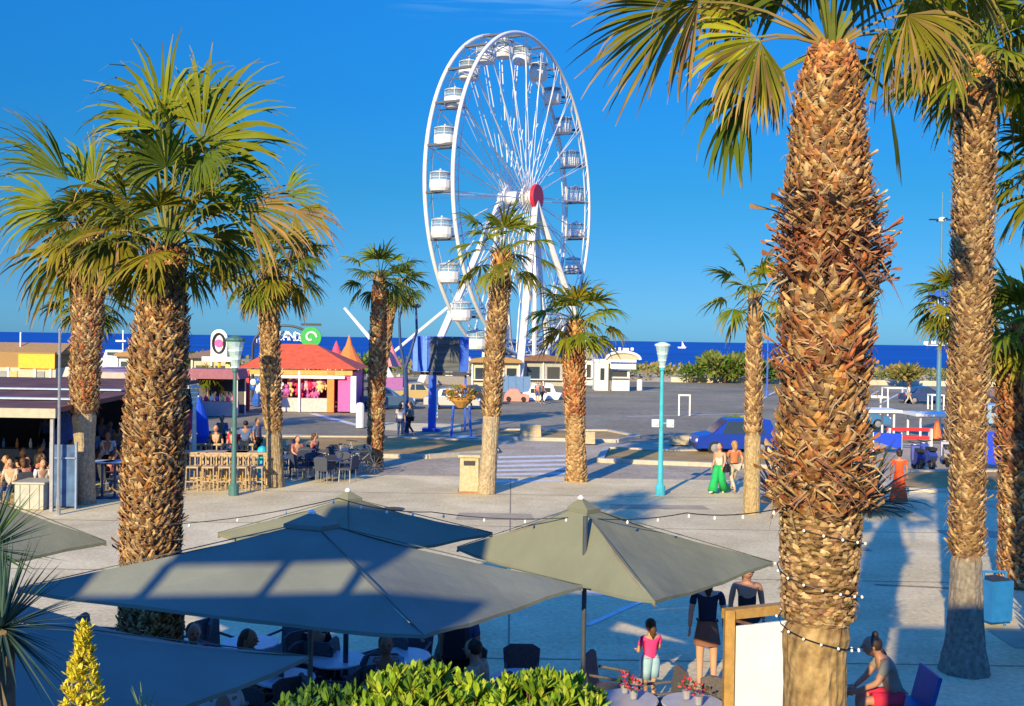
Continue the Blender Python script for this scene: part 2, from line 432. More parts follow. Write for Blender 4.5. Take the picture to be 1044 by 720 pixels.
bush(694, 716, 371, 388, 131, 'small grey-green shrub left of the big round dune shrub', gcols, 500, .5)
bush(764, 800, 366, 389, 131, 'low dark shrub right of the big round dune shrub', gcols, 600, .6)
bush(908, 948, 372, 392, 128, 'low domed olive shrub by the sea seen right of the shaggy palm', ocols, 800, .6)
bush(330, 400, 360, 384, 118, 'wide dark olive shrub behind the orange-roofed kiosk', gcols, 900, .7)
bush(155, 215, 360, 385, 120, 'wide low olive shrub behind the terrace on the left', gcols+ocols, 700, .6)
bush(5, 40, 358, 372, 118, 'green shrub beside the amber panel at the left shore', gcols, 500, .6)
bush(738, 756, 424, 436, 52, 'small yellow-green shrub behind the blue car roof', [(.3, .3, .04), (.12, .2, .03)], 400, .18)

# ------------------------------------------------------------------ palms
GREEN = [(.08, .13, .006), (.11, .165, .008), (.045, .085, .01), (.16, .19, .012)]
def fan(b, hub, axis, side, Rr, age, N=30, arc=115, droop=.5, wob=.1, cols=GREEN):
    """one fan leaf: axis = direction of the blade, side = in-plane sideways"""
    axis = V(axis).normalized(); side = V(side); side = (side-axis*side.dot(axis)).normalized(); n = axis.cross(side)
    hub = V(hub); base_col = V(cols[RND.randrange(len(cols))])*RND.uniform(.85, 1.25)
    dry = V((.40, .25, .08)); dryd = V((.20, .12, .05)); yel = V((.32, .27, .02))
    da = 2*R(arc)/N
    ts = (0.02, .3, .52, .72, .87, 1.0)
    for i in range(N):
        if RND.random() < .05+.12*age: continue
        th = -R(arc)+da*(i+.5); th2 = th+RND.uniform(-.05, .05)
        d = axis*math.cos(th2)+side*math.sin(th2)
        d = (d + n*(.16*math.cos(th)) + n*RND.uniform(-.05, .05)).normalized()
        tn = -axis*math.sin(th2)+side*math.cos(th2)
        L = Rr*(.78+.22*math.cos(th))*RND.uniform(.78, 1.1)
        dr = droop*RND.uniform(.55, 1.6); hang = RND.choice((0, 3, 6, 10))
        sgn = 1 if i % 2 else -1
        p = hub.copy(); prev = 0; cur = d.copy(); rows = []
        a_ = min(1, max(0, age+RND.uniform(-.25, .25)))
        tipcut = .45+.5*(1-a_)
        for t in ts:
            cur = (cur + V((0, 0, -1))*dr*(t-prev)*(max(0, t-.25)*3.2+max(0, t-.6)*hang)).normalized()
            p = p+cur*L*(t-prev); prev = t
            wdt = min(t*Rr*da*.62, Rr*da*.30, Rr*.034)
            if t > .5: wdt *= max(0.06, (1-t)/.5)**.75
            pl = n*sgn*wdt*.45
            k = base_col.lerp(yel, min(1, max(0, (t-.25)*.8*a_+.12)))
            if t > tipcut: k = k.lerp(dry if RND.random() < .8 else dryd, min(1, (t-tipcut)/.3))
            if a_ > .85: k = dry.lerp(dryd, RND.random())
            c_ = tuple(k)
            rows.append((b.vert(p-tn*wdt-pl, c_), b.vert(p+tn*wdt+pl, c_)))
        for q0, q1 in zip(rows, rows[1:]): b.face(q0[0], q0[1], q1[1], q1[0])
def petiole(b, p0, p1, r=.018, age=0, sag=.1):
    p0, p1 = V(p0), V(p1); L = (p1-p0).length
    pts = []
    for k in range(5):
        t = k/4; q = p0.lerp(p1, t); q.z += 4*t*(1-t)*sag*L; pts.append(q)
    c = V((.16, .20, .04)).lerp(V((.32, .2, .08)), age); b.cur = tuple(c)
    b.tube(pts, [r*1.7, r*1.2, r, r*.85, r*.7], 4, cap=False)

def leaf_from(b, core, hub, Rr, age, up=None, N=30, droop=.5, arc=115, pr=.018, tilt=0, cols=GREEN, axis=None):
    core, hub = V(core), V(hub); ax = V(axis) if axis is not None else (hub-core).normalized()
    if axis is None: ax = (ax + V((0, 0, -.25))).normalized()
    side = ax.cross(V((0, 0, 1)))
    if side.length < .15: side = V((RND.uniform(-1, 1), RND.uniform(-1, 1), 0))
    side.normalize()
    side = (Matrix.Rotation(tilt+RND.uniform(-.45, .45), 3, ax) @ side)
    petiole(b, core, hub, pr, age)
    fan(b, hub, ax, side, Rr, age, N, arc*RND.uniform(.72, 1.0), droop*RND.uniform(.8, 1.5), cols=cols)

def crown(b, core, n, Rr, Lp, lo=-55, hi=85, age_lo=.75, N=26, squash=1., droop=.55, cols=GREEN, dead=0):
    for k in range(n):
        t = (k+.5)/n
        el = R(hi+(lo-hi)*t**.85); az = k*2.39996+RND.uniform(-.2, .2)
        L = Lp*(.65+.45*math.sin(math.pi*min(1, t*.8+.1)))*RND.uniform(.85, 1.15)
        d = V((math.cos(az)*math.cos(el), math.sin(az)*math.cos(el), math.sin(el)))
        hub = V(core)+d*L+V((0, 0, -.12*L*t)); d2 = (d+V((0, 0, -.35*t))).normalized()
        leaf_from(b, V(core)+V((math.cos(az), math.sin(az), 0))*.04, hub, Rr*RND.uniform(.85, 1.1), max(0, (t-.35)*1.25)*age_lo, N=N, droop=droop, pr=.013*Rr/.8*1.2, cols=cols, axis=d2)
    for k in range(dead):
        az = RND.uniform(0, 6.28); hub = V(core)+V((math.cos(az)*.35*Lp, math.sin(az)*.35*Lp, -.35*Lp-RND.uniform(0, .3)))
        leaf_from(b, core, hub, Rr*.9, 1., N=max(10, N//2), droop=.8, arc=60, axis=V((math.cos(az)*.35, math.sin(az)*.35, -1)))

TAN = [(.42, .27, .12), (.32, .19, .08), (.52, .36, .17), (.25, .14, .06), (.38, .25, .13), (.20, .11, .06)]
RED = [(.40, .13, .05), (.30, .10, .05), (.48, .22, .09), (.22, .09, .05), (.50, .30, .14)]
ORA = [(.46, .23, .07), (.40, .17, .05), (.52, .30, .11), (.28, .12, .05)]
FIB = [(.30, .20, .08), (.22, .14, .06), (.36, .25, .11)]
def trunk_path(pts, Y, Y2=None):
    """pts: (px, py, width px) from top to bottom; returns [(V, radius)] bottom to top"""
    out = []; n = len(pts)
    for i, (px, py, wpx) in enumerate(pts):
        y = Y if Y2 is None else Y2+(Y-Y2)*i/(n-1)
        p = aty(px, py, y); out.append((p, wpx/2*y/F_PX))
    out.reverse(); return out
def trunk(b, path, zones, dens=1., bl=.16, seed=0):
    """zones: list of (z_min, palette, boot length, outness, size) checked top-down"""
    # resample core
    pts = [p for p, r in path]; rad = [r for p, r in path]
    core = []; 
    for i in range(len(pts)-1):
        k = max(1, int((pts[i+1]-pts[i]).length/.12))
        for j in range(k):
            t = j/k; core.append((pts[i].lerp(pts[i+1], t), rad[i]*(1-t)+rad[i+1]*t))
    core.append((pts[-1], rad[-1]))
    def zone(z):
        for zn in zones:
            if z >= zn[0]: return zn
        return zones[-1]
    n = 44
    rings = []
    for (p, r) in core:
        zn = zone(p.z); sm = zn[2] == 0
        rr = r if sm else r*.84
        ring = []
        for j in range(n):
            a = 2*math.pi*j/n; q = rr*(1+RND.uniform(-.03, .03)+(.02*math.sin(a*7)+.018*math.sin(a*19+p.z*2) if sm else 0))
            k = V(zn[1][RND.randrange(len(zn[1]))])*(RND.uniform(.6, .95) if not sm else RND.uniform(.9, 1.05))
            ring.append(b.vert(p+V((math.cos(a)*q, math.sin(a)*q, 0)), tuple(k)))
        rings.append(ring)
    for a, c in zip(rings, rings[1:]):
        for j in range(n): b.face(a[j], a[(j+1) % n], c[(j+1) % n], c[j])
    b.face(*rings[-1])
    # boots
    z = pts[0].z; row = 0
    while z < pts[-1].z:
        zn = zone(z)
        if zn[2] == 0: z += .1; continue
        # centre + radius at z
        for i in range(len(core)-1):
            if core[i][0].z <= z <= core[i+1][0].z: break
        t = (z-core[i][0].z)/max(1e-5, core[i+1][0].z-core[i][0].z)
        c = core[i][0].lerp(core[i+1][0], t); r = core[i][1]*(1-t)+core[i+1][1]*t
        L, outn, wd = zn[2], zn[3], zn[4]
        cnt = max(5, int(2*math.pi*r/(wd*.9)*dens)); off = (row % 2)*.5+RND.uniform(-.1, .1)
        for j in range(cnt):
            if RND.random() < .04: continue
            a = 2*math.pi*(j+off+RND.uniform(-.22, .22))/cnt
            o = V((math.cos(a), math.sin(a), 0)); tg = V((-math.sin(a), math.cos(a), 0))
            zz = z+RND.uniform(-.4, .4)*L*.5; sk = RND.choice((-1, 1))*RND.uniform(.25, 1.1)
            l = L*RND.uniform(.6, 1.35); ou = outn*RND.uniform(.3, 1.4)*(2.2 if RND.random() < .04 else 1); w_ = wd*RND.uniform(.75, 1.2)*.5
            p = V((c.x, c.y, zz))+o*r*.84
            upv = (V((0, 0, 1))+tg*sk*.6).normalized()
            k = V(zn[1][RND.randrange(len(zn[1]))])*RND.uniform(.75, 1.2); kc = tuple(k); kt = tuple(k*RND.uniform(.8, 1.25))
            shag = min(1, max(0, (outn-.5)*2.2)); lift = 1-shag*RND.uniform(.2, 1.25)
            m1 = p+upv*l*.5*(1-.4*shag)+o*(r*.13+l*ou*.45); m2 = p+upv*l*.95*lift+tg*sk*l*.3*shag+o*(r*.13+l*ou)
            thk = o*w_*.35
            v = [b.vert(p-tg*w_, kc), b.vert(p+o*w_*.45, kc), b.vert(p+tg*w_, kc),
                 b.vert(m1-tg*w_*.8, kc), b.vert(m1+thk, kc), b.vert(m1+tg*w_*.8, kc),
                 b.vert(m2-tg*w_*.35+upv*RND.uniform(-.2, .2)*l, kt), b.vert(m2+thk*.6, kt), b.vert(m2+tg*w_*.35+upv*RND.uniform(-.2, .2)*l, kt), b.vert(m1-o*w_*.3, kc)]
            if dens >= .95 and RND.random() < .8:
                fd = (tg*RND.choice((-1, 1))*RND.uniform(.5, 1.2)+V((0, 0, RND.uniform(-.7, .9)))+o*RND.uniform(.0, .35)).normalized(); fl_ = l*RND.uniform(.7, 1.7)
                q0 = p+upv*l*.3+o*(r*.14+l*ou*.25); pd = fd.cross(o).normalized()*l*.045
                fk = tuple(V(RND.choice(((.12, .06, .035), (.25, .15, .08), (.42, .30, .17), (.2, .08, .05))))*RND.uniform(.8, 1.2))
                e_ = [b.vert(q0-pd, fk), b.vert(q0+pd, fk), b.vert(q0+fd*fl_*.6+pd*.8+V((0, 0, -.02)), fk), b.vert(q0+fd*fl_*.6-pd*.8+V((0, 0, -.02)), fk), b.vert(q0+fd*fl_+V((0, 0, -.06*fl_/.15)), fk)]
                b.face(e_[0], e_[1], e_[2], e_[3]); b.face(e_[3], e_[2], e_[4])
            for f in ((0, 1, 4, 3), (1, 2, 5, 4), (3, 4, 7, 6), (4, 5, 8, 7), (6, 7, 8), (9, 3, 6), (9, 6, 8), (9, 8, 5)): b.face(*[v[q] for q in f])
        z += L*.42; row += 1

def palm(label, pts, Y, crown_fn, zones_px, dens=1., boot=(.2, .5, .12), Y2=None, ground=True, group='fan palms on the seafront square'):
    path = trunk_path(pts, Y, Y2)
    # carry the trunk down to the ground
    p0, r0 = path[0]
    if p0.z > .02:
        nxt = path[1][0]; path.insert(0, (V((p0.x, p0.y, -.02)), r0*1.08))
    elif p0.z < -.02: path[0] = (V((p0.x, p0.y, -.03)), r0)
    base = V((path[0][0].x, path[0][0].y, 0))
    t = thing('palm_tree', label, 'palm tree', base, group)
    zones = [(aty(522, py, Y).z if py < 9000 else -9, pal, L, o_, w_) for py, pal, L, o_, w_ in zones_px]
    b = MB(); trunk(b, path, zones, dens); b.build('trunk', BARK, t, colattr=True)
    b = MB(); crown_fn(b, path[-1][0], Y); b.build('crown', LEAF, t, colattr=True)
    return t
# ------------------------------------------------------------------ the palms
def LX(b, core, Y, hub, tip, dy=0, tdy=0, age=.4, droop=.6, arc=95, N=30, tilt=1.3, cy=0, cols=GREEN, pr=.016):
    h = aty(hub[0], hub[1], Y+dy); t = aty(tip[0], tip[1], Y+dy+tdy); ax = t-h
    c = V(core)+V((0, 0, cy))
    leaf_from(b, c, h, ax.length, age, N=N, droop=droop, arc=arc, tilt=tilt, cols=cols, axis=ax, pr=pr)
DK = [(.04, .085, .01), (.06, .115, .01), (.03, .065, .01)]
YG = [(.19, .22, .01), (.13, .19, .01), (.26, .27, .015), (.09, .15, .01)]
OL = [(.15, .14, .01), (.20, .17, .015), (.10, .12, .01)]
def c8(b, core, Y):
    A = lambda *a, **k: LX(b, core, Y, *a, **k)
    A((772, 38), (690, 105), 0, 0, .55, .55, 80, 34, 1.35, cols=YG)
    A((775, 42), (742, 130), -.2, 0, .8, .7, 70, 30, 1.2, cols=OL)
    A((695, 8), (572, 50), .2, 0, .6, .4, 60, 34, 1.3, cols=OL)
    A((712, 2), (622, 62), -.3, -.3, .7, .9, 75, 30, .9, cols=OL)
    A((760, -10), (700, 45), .1, .3, .8, .9, 80, 30, 1.0, cols=OL)
    A((760, 100), (690, 160), .2, 0, .0, .9, 60, 11, 1.3, cols=DK)
    A((745, 115), (728, 195), .2, 0, .0, .5, 40, 7, 1.3, cols=DK)
    A((800, 70), (745, 118), .3, .2, .9, .9, 60, 22, 1.0, cols=OL)
    A((905, 30), (915, 110), -.2, 0, .7, .9, 90, 34, 1.2, cols=YG)
    A((925, 15), (985, 85), -.3, -.2, .75, .9, 90, 34, 1.2, cols=OL)
    A((900, 60), (880, 118), .4, .3, .8, .9, 80, 26, .8, cols=OL)
    A((905, 95), (908, 185), .1, 0, .0, .4, 22, 6, 1.3, cols=DK)
    A((940, 0), (1010, 60), .3, .4, .6, .9, 90, 30, .8, cols=YG)
    for k in range(9):                       # young leaves standing up above the frame
        a = k*.7; A((848+math.cos(a)*55*(1-.1*k), -30-10*(k % 3)), (848+math.cos(a)*150, -120-20*(k % 4)), math.sin(a)*.5, math.sin(a)*.4, .05, .3, 100, 26, .6, cols=GREEN, pr=.022)
    for k in range(6):
        a = k*1.05+.3; A((848+math.cos(a)*120, -45+10*(k % 3)), (848+math.cos(a)*200, 15+12*(k % 2)), .5+abs(math.sin(a))*.7, .5, .5, .8, 95, 26, .8, cols=OL)
z8 = [(84, ORA+RED[:3], .07, .12, .07), (200, TAN+ORA+ORA+RED[2:3], .11, .34, .075), (232, TAN+RED, .16, .7, .075), (292, RED+RED+TAN[:1], .21, .72, .07), (335, ORA+TAN+RED[:1], .15, .4, .11), (388, RED+TAN[:2]+ORA, .17, .55, .085), (460, ORA+TAN, .14, .4, .10),
      (522, TAN+RED[:3]+ORA, .21, .66, .07), (632, FIB+TAN, .08, .16, .12), (9999, FIB, 0, 0, 0)]
palm('massive shaggy palm in the right foreground, trunk bulging with red-brown leaf stubs',
     [(848, 52, 44), (846, 78, 58), (843, 130, 66), (845, 205, 84), (846, 270, 92), (842, 335, 84), (840, 400, 80), (838, 470, 82), (836, 560, 78), (834, 632, 70), (831, 660, 62), (831, 740, 62)],
     10.0, c8, z8, 1.1)
def c9(b, core, Y):
    A = lambda *a, **k: LX(b, core, Y, *a, **k)
    for h, t, ag, cl in (((950, 20), (905, 90), .7, OL), ((985, 10), (960, 95), .8, OL), ((1010, 20), (1035, 100), .6, YG), ((1030, 40), (1070, 110), .5, YG), ((940, -10), (885, 40), .6, YG), ((1020, -15), (1060, 40), .5, YG), ((975, 40), (935, 110), .8, OL), ((960, 60), (925, 125), .9, OL), ((1015, 60), (1040, 150), .7, DK)):
        A(h, t, RND.uniform(-.8, .8), 0, ag, .9, 95, 30, 1.1, cols=cl)
    crown(b, core, 22, .95, .85, -30, 85, .6, 24)
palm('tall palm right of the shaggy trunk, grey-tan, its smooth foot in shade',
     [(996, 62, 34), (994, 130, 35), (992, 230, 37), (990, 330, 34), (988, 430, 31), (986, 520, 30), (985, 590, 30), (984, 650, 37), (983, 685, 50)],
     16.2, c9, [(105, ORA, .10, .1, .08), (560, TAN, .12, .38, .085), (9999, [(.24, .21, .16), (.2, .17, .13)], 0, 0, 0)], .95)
def sc(pts, k): return [(x, y, w_*k) for x, y, w_ in pts]
def c1(b, core, Y):
    A = lambda *a, **k: LX(b, core, Y, *a, **k)
    A((166, 132), (146, 36), .1, 0, .2, .7, 80, 38, 1.35, cols=GREEN+DK)
    A((206, 145), (266, 46), -.1, 0, .2, .75, 85, 40, 1.3, cols=GREEN+DK)
    A((180, 150), (170, 80), .2, .1, .3, .9, 100, 34, 1.2, cols=DK)
    A((215, 165), (270, 110), .2, .1, .3, 1.0, 90, 34, 1.2, cols=DK)
    A((160, 165), (125, 80), .3, .1, .3, .9, 90, 34, 1.2, cols=DK)
    A((190, 170), (200, 110), -.4, -.2, .3, 1.1, 110, 34, 1.0, cols=DK)
    A((190, 122), (215, 45), .5, .2, .1, .5, 90, 30, 1.0, cols=DK)
    A((170, 170), (140, 110), -.5, -.3, .2, .8, 110, 34, 1.1, cols=DK)
    A((205, 160), (235, 150), -.5, -.5, .2, 1.1, 110, 34, .7, cols=DK)
    A((130, 205), (60, 180), .3, 0, .5, .9, 95, 30, 1.1, cols=OL)
    A((225, 210), (300, 195), .1, 0, .5, .6, 60, 30, .9, cols=YG)
    A((250, 210), (335, 230), -.1, 0, .85, .7, 70, 34, 1.2, cols=OL)
    A((120, 235), (80, 300), .3, 0, .7, .9, 80, 26, 1.2, cols=OL)
    A((230, 245), (260, 300), .2, 0, .6, .9, 70, 26, 1.2, cols=DK)
    crown(b, core, 18, .66, .62, -12, 68, .6, 28, cols=DK+OL); crown(b, core, 8, .5, .4, -50, -15, .95, 22, cols=OL)
    A((150, 190), (120, 130), .4, .3, .2, .6, 100, 32, 1.1, cols=DK)
    A((185, 190), (195, 120), .6, .4, .2, .6, 100, 32, 1.0, cols=DK)
    A((215, 195), (265, 150), .5, .3, .3, .7, 90, 30, 1.0, cols=GREEN)
palm('big palm left of the umbrellas with a knobbly golden trunk',
     [(171, 256, 34), (168, 285, 40), (163, 350, 52), (158, 430, 57), (155, 500, 56), (154, 560, 56), (153, 640, 58)],
     13.0, c1, [(290, ORA+RED[:2], .10, .25, .07), (9999, TAN+TAN+ORA[:2], .11, .36, .08)], 1.15)
def c2(b, core, Y):
    A = lambda *a, **k: LX(b, core, Y, *a, **k)
    A((70, 185), (8, 112), 0, 0, .2, .4, 45, 30, 1.3)
    A((60, 215), (-18, 205), 0, 0, .3, .6, 60, 30, 1.3, cols=YG)
    A((75, 255), (8, 310), 0, 0, .5, .7, 60, 30, 1.3, cols=OL)
    A((95, 190), (115, 130), .6, 0, .2, .6, 90, 30, 1.3)
    A((70, 225), (45, 285), -.6, 0, .9, .7, 60, 26, 1.3, cols=OL)
    crown(b, core, 34, 1.15, 1.0, -70, 65, .9, 26, cols=OL+DK, dead=10)
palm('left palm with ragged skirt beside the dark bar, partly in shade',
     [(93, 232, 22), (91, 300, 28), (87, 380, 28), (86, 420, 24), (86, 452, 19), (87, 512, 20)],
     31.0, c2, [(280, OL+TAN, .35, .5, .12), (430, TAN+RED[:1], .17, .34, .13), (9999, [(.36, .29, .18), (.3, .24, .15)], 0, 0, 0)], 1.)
def c3(b, core, Y):
    A = lambda *a, **k: LX(b, core, Y, *a, **k)
    A((300, 215), (352, 250), 0, 0, .8, .7, 80, 30, 1.3, cols=OL)
    A((290, 200), (330, 175), 0, 0, .2, .5, 50, 26, 1.2, cols=YG)
    A((300, 240), (330, 290), 0, 0, .9, .6, 70, 26, 1.2, cols=OL)
    crown(b, core, 34, 1.1, 1.1, -60, 70, .85, 26, cols=OL+DK, dead=6)
palm('slim palm with dark bark beside the terrace bar stools',
     [(276, 270, 15), (275, 330, 19), (276, 400, 19), (279, 440, 16), (282, 500, 16)],
     35.0, c3, [(300, OL+TAN, .3, .4, .14), (445, TAN, .15, .3, .13), (9999, [(.3, .23, .13), (.24, .18, .1)], 0, 0, 0)], .9)
gc = lambda n, Rr, Lp, cols=GREEN+YG, hi=85, lo=-45, age=.7: (lambda b, core, Y: crown(b, core, n, Rr, Lp, lo, hi, age, 20, cols=cols))
palm('small palm left of the blue billboard, narrow trunk with two-tone bark',
     [(387, 283, 11), (386, 330, 16), (384, 390, 17), (383, 440, 15), (382, 475, 16)],
     41.0, gc(15, 1.0, .95, GREEN+YG+DK), [(300, TAN, .2, .25, .12), (9999, TAN+RED[:2], .16, .25, .14)], .9)
palm('palm in front of the big wheel with a tall thin scaly trunk',
     [(512, 258, 16), (510, 300, 19), (505, 350, 19), (502, 410, 18), (499, 460, 16), (496, 503, 19)],
     34.2, gc(21, 1.0, 1.15, OL+YG), [(275, ORA, .25, .3, .14), (425, TAN, .16, .3, .13), (9999, [(.4, .32, .2), (.34, .26, .16)], 0, 0, 0)], .9)
palm('stout reddish-trunked palm at the foot of the wheel, right of the crossing',
     [(587, 328, 13), (586, 345, 19), (585, 380, 22), (586, 420, 20), (587, 460, 19), (588, 489, 22)],
     37.5, gc(21, 1.1, 1.05, OL+GREEN+YG), [(350, ORA, .2, .3, .14), (425, RED+TAN[:1], .17, .3, .14), (9999, [(.42, .27, .13), (.36, .22, .1)], .14, .08, .2)], .9)
palm('slender palm with bright yellow-green crown by the two strolling women',
     [(770, 300, 10), (769, 345, 14), (768, 420, 16), (767, 480, 16), (766, 522, 17)],
     31.0, gc(15, 1.0, .9, YG+YG+[(.3, .3, .03)]), [(312, TAN, .2, .3, .12), (440, TAN, .16, .24, .13), (9999, [(.4, .3, .15), (.34, .25, .12)], 0, 0, 0)], .9)
palm('palm at the right edge with orange shaggy trunk beside the blue bin',
     [(1042, 335, 26), (1041, 380, 40), (1040, 450, 42), (1040, 530, 38), (1040, 598, 40)],
     22.0, gc(32, 1.1, .8, YG+GREEN), [(360, ORA, .2, .35, .12), (470, ORA+RED, .2, .5, .11), (9999, ORA+TAN, .14, .3, .12)], 1.)
palm('hazy far palm whose tiers of fronds fan out behind the tall grey-tan palm',
     [(978, 308, 12), (977, 350, 18), (976, 400, 18)],
     46.0, gc(36, 1.3, 1.2, DK+OL, 80, -60, .8), [(9999, TAN, .3, .3, .18)], .8)
palm('far palm whose dark crown shows behind the bar-side palm at left',
     [(92, 306, 10), (91, 330, 14), (90, 400, 15)],
     47.0, gc(28, 1.3, 1.1, DK+OL), [(9999, TAN, .3, .3, .18)], .8)
palm('far small palm with drooping crown just left of the blue billboard',
     [(409, 290, 6), (397, 325, 8), (387, 400, 9)],
     52.0, gc(20, 1.0, .8, DK+YG, 80, -60), [(9999, TAN, .3, .2, .18)], .8)
palm('palm standing off the right edge, only frond tips in the picture',
     [(1082, 175, 30), (1080, 330, 34), (1078, 560, 34)],
     17.0, gc(26, .95, .75, OL+GREEN, 80, -50), [(9999, TAN, .3, .3, .16)], .8)
# potted palm by the kiosk
b0 = at(212, 423); t = thing('potted_palm', 'small palm in an orange tub left of the kiosk', 'potted plant', b0)
b = MB(); b.lathe(b0, [(.35, 0), (.5, .85), (.56, .9), (.5, .9), (.46, .82)], 14); b.build('pot', terracotta, t)
b = MB(); b.cur = (.25, .18, .08); b.tube([b0+V((0, 0, .6)), b0+V((0, 0, 2.2))], [.12, .08], 6); b.build('trunk', BARK, t, colattr=True)
b = MB(); crown(b, b0+V((0, 0, 2.2)), 18, .9, .6, -30, 85, .5, 14, cols=YG+OL); b.build('crown', LEAF, t, colattr=True)

# cycad / agave beside the big trunk
def spiky(name, label, cat, loc, n, L, wd, lo, hi, cols, pot=None, droop=.5, grp=None):
    t = thing(name, label, cat, loc, grp); b = MB()
    for k in range(n):
        el = R(lo+(hi-lo)*RND.random()); az = RND.uniform(0, 6.28); l = L*RND.uniform(.7, 1.1)
        d = V((math.cos(az)*math.cos(el), math.sin(az)*math.cos(el), math.sin(el))); s_ = V((-math.sin(az), math.cos(az), 0))
        p = V(loc)+V((0, 0, .03)); kc = V(cols[RND.randrange(len(cols))])*RND.uniform(.7, 1.25); b.cur = tuple(kc)
        rows = []
        for j, tt in enumerate((0, .25, .5, .75, 1)):
            d = (d+V((0, 0, -1))*droop*tt*.35).normalized(); 
            if j: p = p+d*l*.25
            q = wd*(1-tt**2)*(.55+.45*min(1, tt*3)) if tt < 1 else .001
            rows.append((b.vert(p-s_*q/2), b.vert(p+d.cross(s_)*q*.2), b.vert(p+s_*q/2)))
        for a, c in zip(rows, rows[1:]): b.face(a[0], a[1], c[1], c[0]); b.face(a[1], a[2], c[2], c[1])
    b.build('leaves', LEAF, t, colattr=True); return t
BG = [(.05, .11, .07), (.035, .08, .06), (.07, .14, .07)]
loc = at(884, 520); spiky('agave', 'dark spiky agave clump right of the massive trunk', 'plant', V((loc.x, loc.y, .05)), 90, 2.3, .14, 5, 80, [(.08, .11, .05), (.15, .13, .07), (.2, .15, .08), (.05, .09, .04)], droop=.9)
loc = at(770, 520); spiky('agave', 'dry brown spiky clump left of the massive trunk', 'plant', V((at(792, 512).x, at(792, 512).y, .05)), 60, 2.0, .12, 5, 75, [(.22, .15, .08), (.15, .1, .07), (.3, .2, .1)], droop=.9)

# ------------------------------------------------------------------ terrace we stand on, and unseen shade-casting walls behind it
brick = ground_mat('render wall', (.45, .38, .28), (.55, .47, .36), .6)
tb = thing('shading_building', 'pale unseen building behind the viewpoint, walls and gaps shaped to cast shade, its terrace carries the planter', 'building', (0, -2, 0))
def wall(x0, x1, z0, z1, y=-1.6, th=.12, m=brick, nm='wall'):
    b = MB(); b.box(((x0+x1)/2, y, (z0+z1)/2), (x1-x0, th, z1-z0)); return b.build(nm, m, tb)
D5 = .6*.391   # plane sits at y=-1.6
wall(-40, -9.1, 0, 7.6); wall(-9.1, -4.95, 0, 7.1); wall(-4.95, -1.1, 0, 5.05); wall(-1.1, 14, 0, 7.95)  # unseen walls, heights and gap shaped to throw shade on the terrace
wall(-8.35, -6.05, 7.5, 8.8, nm='shade_screen'); wall(-8.4, -8.3, 7.1, 7.5, nm='post'); wall(-6.15, -6.05, 7.1, 7.5, nm='post'); wall(-7.05, -6.97, 7.1, 7.5, nm='post')  # screen and posts added out of view to shadow the largest parasol and paving
b = MB(); b.box((-2, .9, 3.2), (16, 5, .2)); b.build('terrace_floor', C('terrace tiles', .35, .28, .2, .8), tb)
b = MB(); b.box((-5.9, 3.35, 1.55), (.25, .1, 3.1)); b.box((3.9, 3.35, 1.55), (.25, .1, 3.1)); b.build('column', brick, tb)

# ------------------------------------------------------------------ planter plants (near)
pb = MB(); pb.box((-1.3, 3.0, 3.4), (5.2, .5, .2)); pl = tag(pb.build('planter_box', C('dark planter', .05, .05, .05, .7)), 'long dark planter box under the bushes on the terrace edge', 'planter')
def rosette(b, p, n, L, cols, spread=.8):
    for k in range(n):
        az = k*2.4+RND.uniform(-.3, .3); el = R(RND.uniform(25, 85))
        d = V((math.cos(az)*math.cos(el), math.sin(az)*math.cos(el), math.sin(el))); s_ = V((-math.sin(az), math.cos(az), 0)); nn = d.cross(s_)
        l = L*RND.uniform(.7, 1.15); w_ = l*.17; b.cur = tuple(V(cols[RND.randrange(len(cols))])*RND.uniform(.8, 1.2))
        i = [b.vert(p), b.vert(p+d*l*.5+s_*w_), b.vert(p+d*l*.5+nn*w_*.4), b.vert(p+d*l*.5-s_*w_), b.vert(p+d*l*.85+s_*w_*.7), b.vert(p+d*l*.85-s_*w_*.7), b.vert(p+d*l)]
        b.face(i[0], i[1], i[2]); b.face(i[0], i[2], i[3]); b.face(i[1], i[4], i[6], i[2]); b.face(i[2], i[6], i[5], i[3])
LM = [(.20, .33, .02), (.30, .42, .03), (.13, .24, .02), (.42, .48, .05)]
def hump(label, px0, px1, pytop, Y, n, cols, L=.055, name='shrub', seed=0):
    a, c = aty(px0, pytop, Y), aty(px1, pytop, Y); cx, hw = (a.x+c.x)/2, (c.x-a.x)/2; zt = a.z
    t = thing(name, label, 'shrub', (cx, Y, 3.5)); b = MB(); s_ = MB()
    for _ in range(n):
        u = RND.uniform(-1, 1); v_ = RND.uniform(-1, 1)
        if u*u+v_*v_ > 1: continue
        hgt = (zt-3.5)*(1-.33*(u*u*u*u+v_*v_))*RND.uniform(.72, 1.0)
        p = V((cx+u*hw, Y+v_*.28, 3.5+hgt-L))
        rosette(b, p, 9, L, cols)
        if RND.random() < .4: s_.tube([V((cx+u*hw*.5, Y+v_*.1, 3.46)), p], [.006, .003], 3, cap=False)
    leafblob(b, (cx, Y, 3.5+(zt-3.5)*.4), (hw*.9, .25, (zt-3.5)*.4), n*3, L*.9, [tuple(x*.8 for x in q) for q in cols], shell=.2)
    b.build('foliage', LEAF, t, colattr=True); s_.build('stems', brown, t)
    return t
hump('bright yellow-green shrub in the planter, bottom centre left', 350, 515, 672, 3.3, 520, LM)
hump('yellow-green shrub in the planter below the umbrella pole', 485, 630, 678, 3.2, 480, LM)
hump('darker green low shrub at the left end of the row of planter shrubs', 270, 400, 694, 3.3, 300, [(.08, .18, .03), (.12, .22, .03), (.06, .13, .02)])
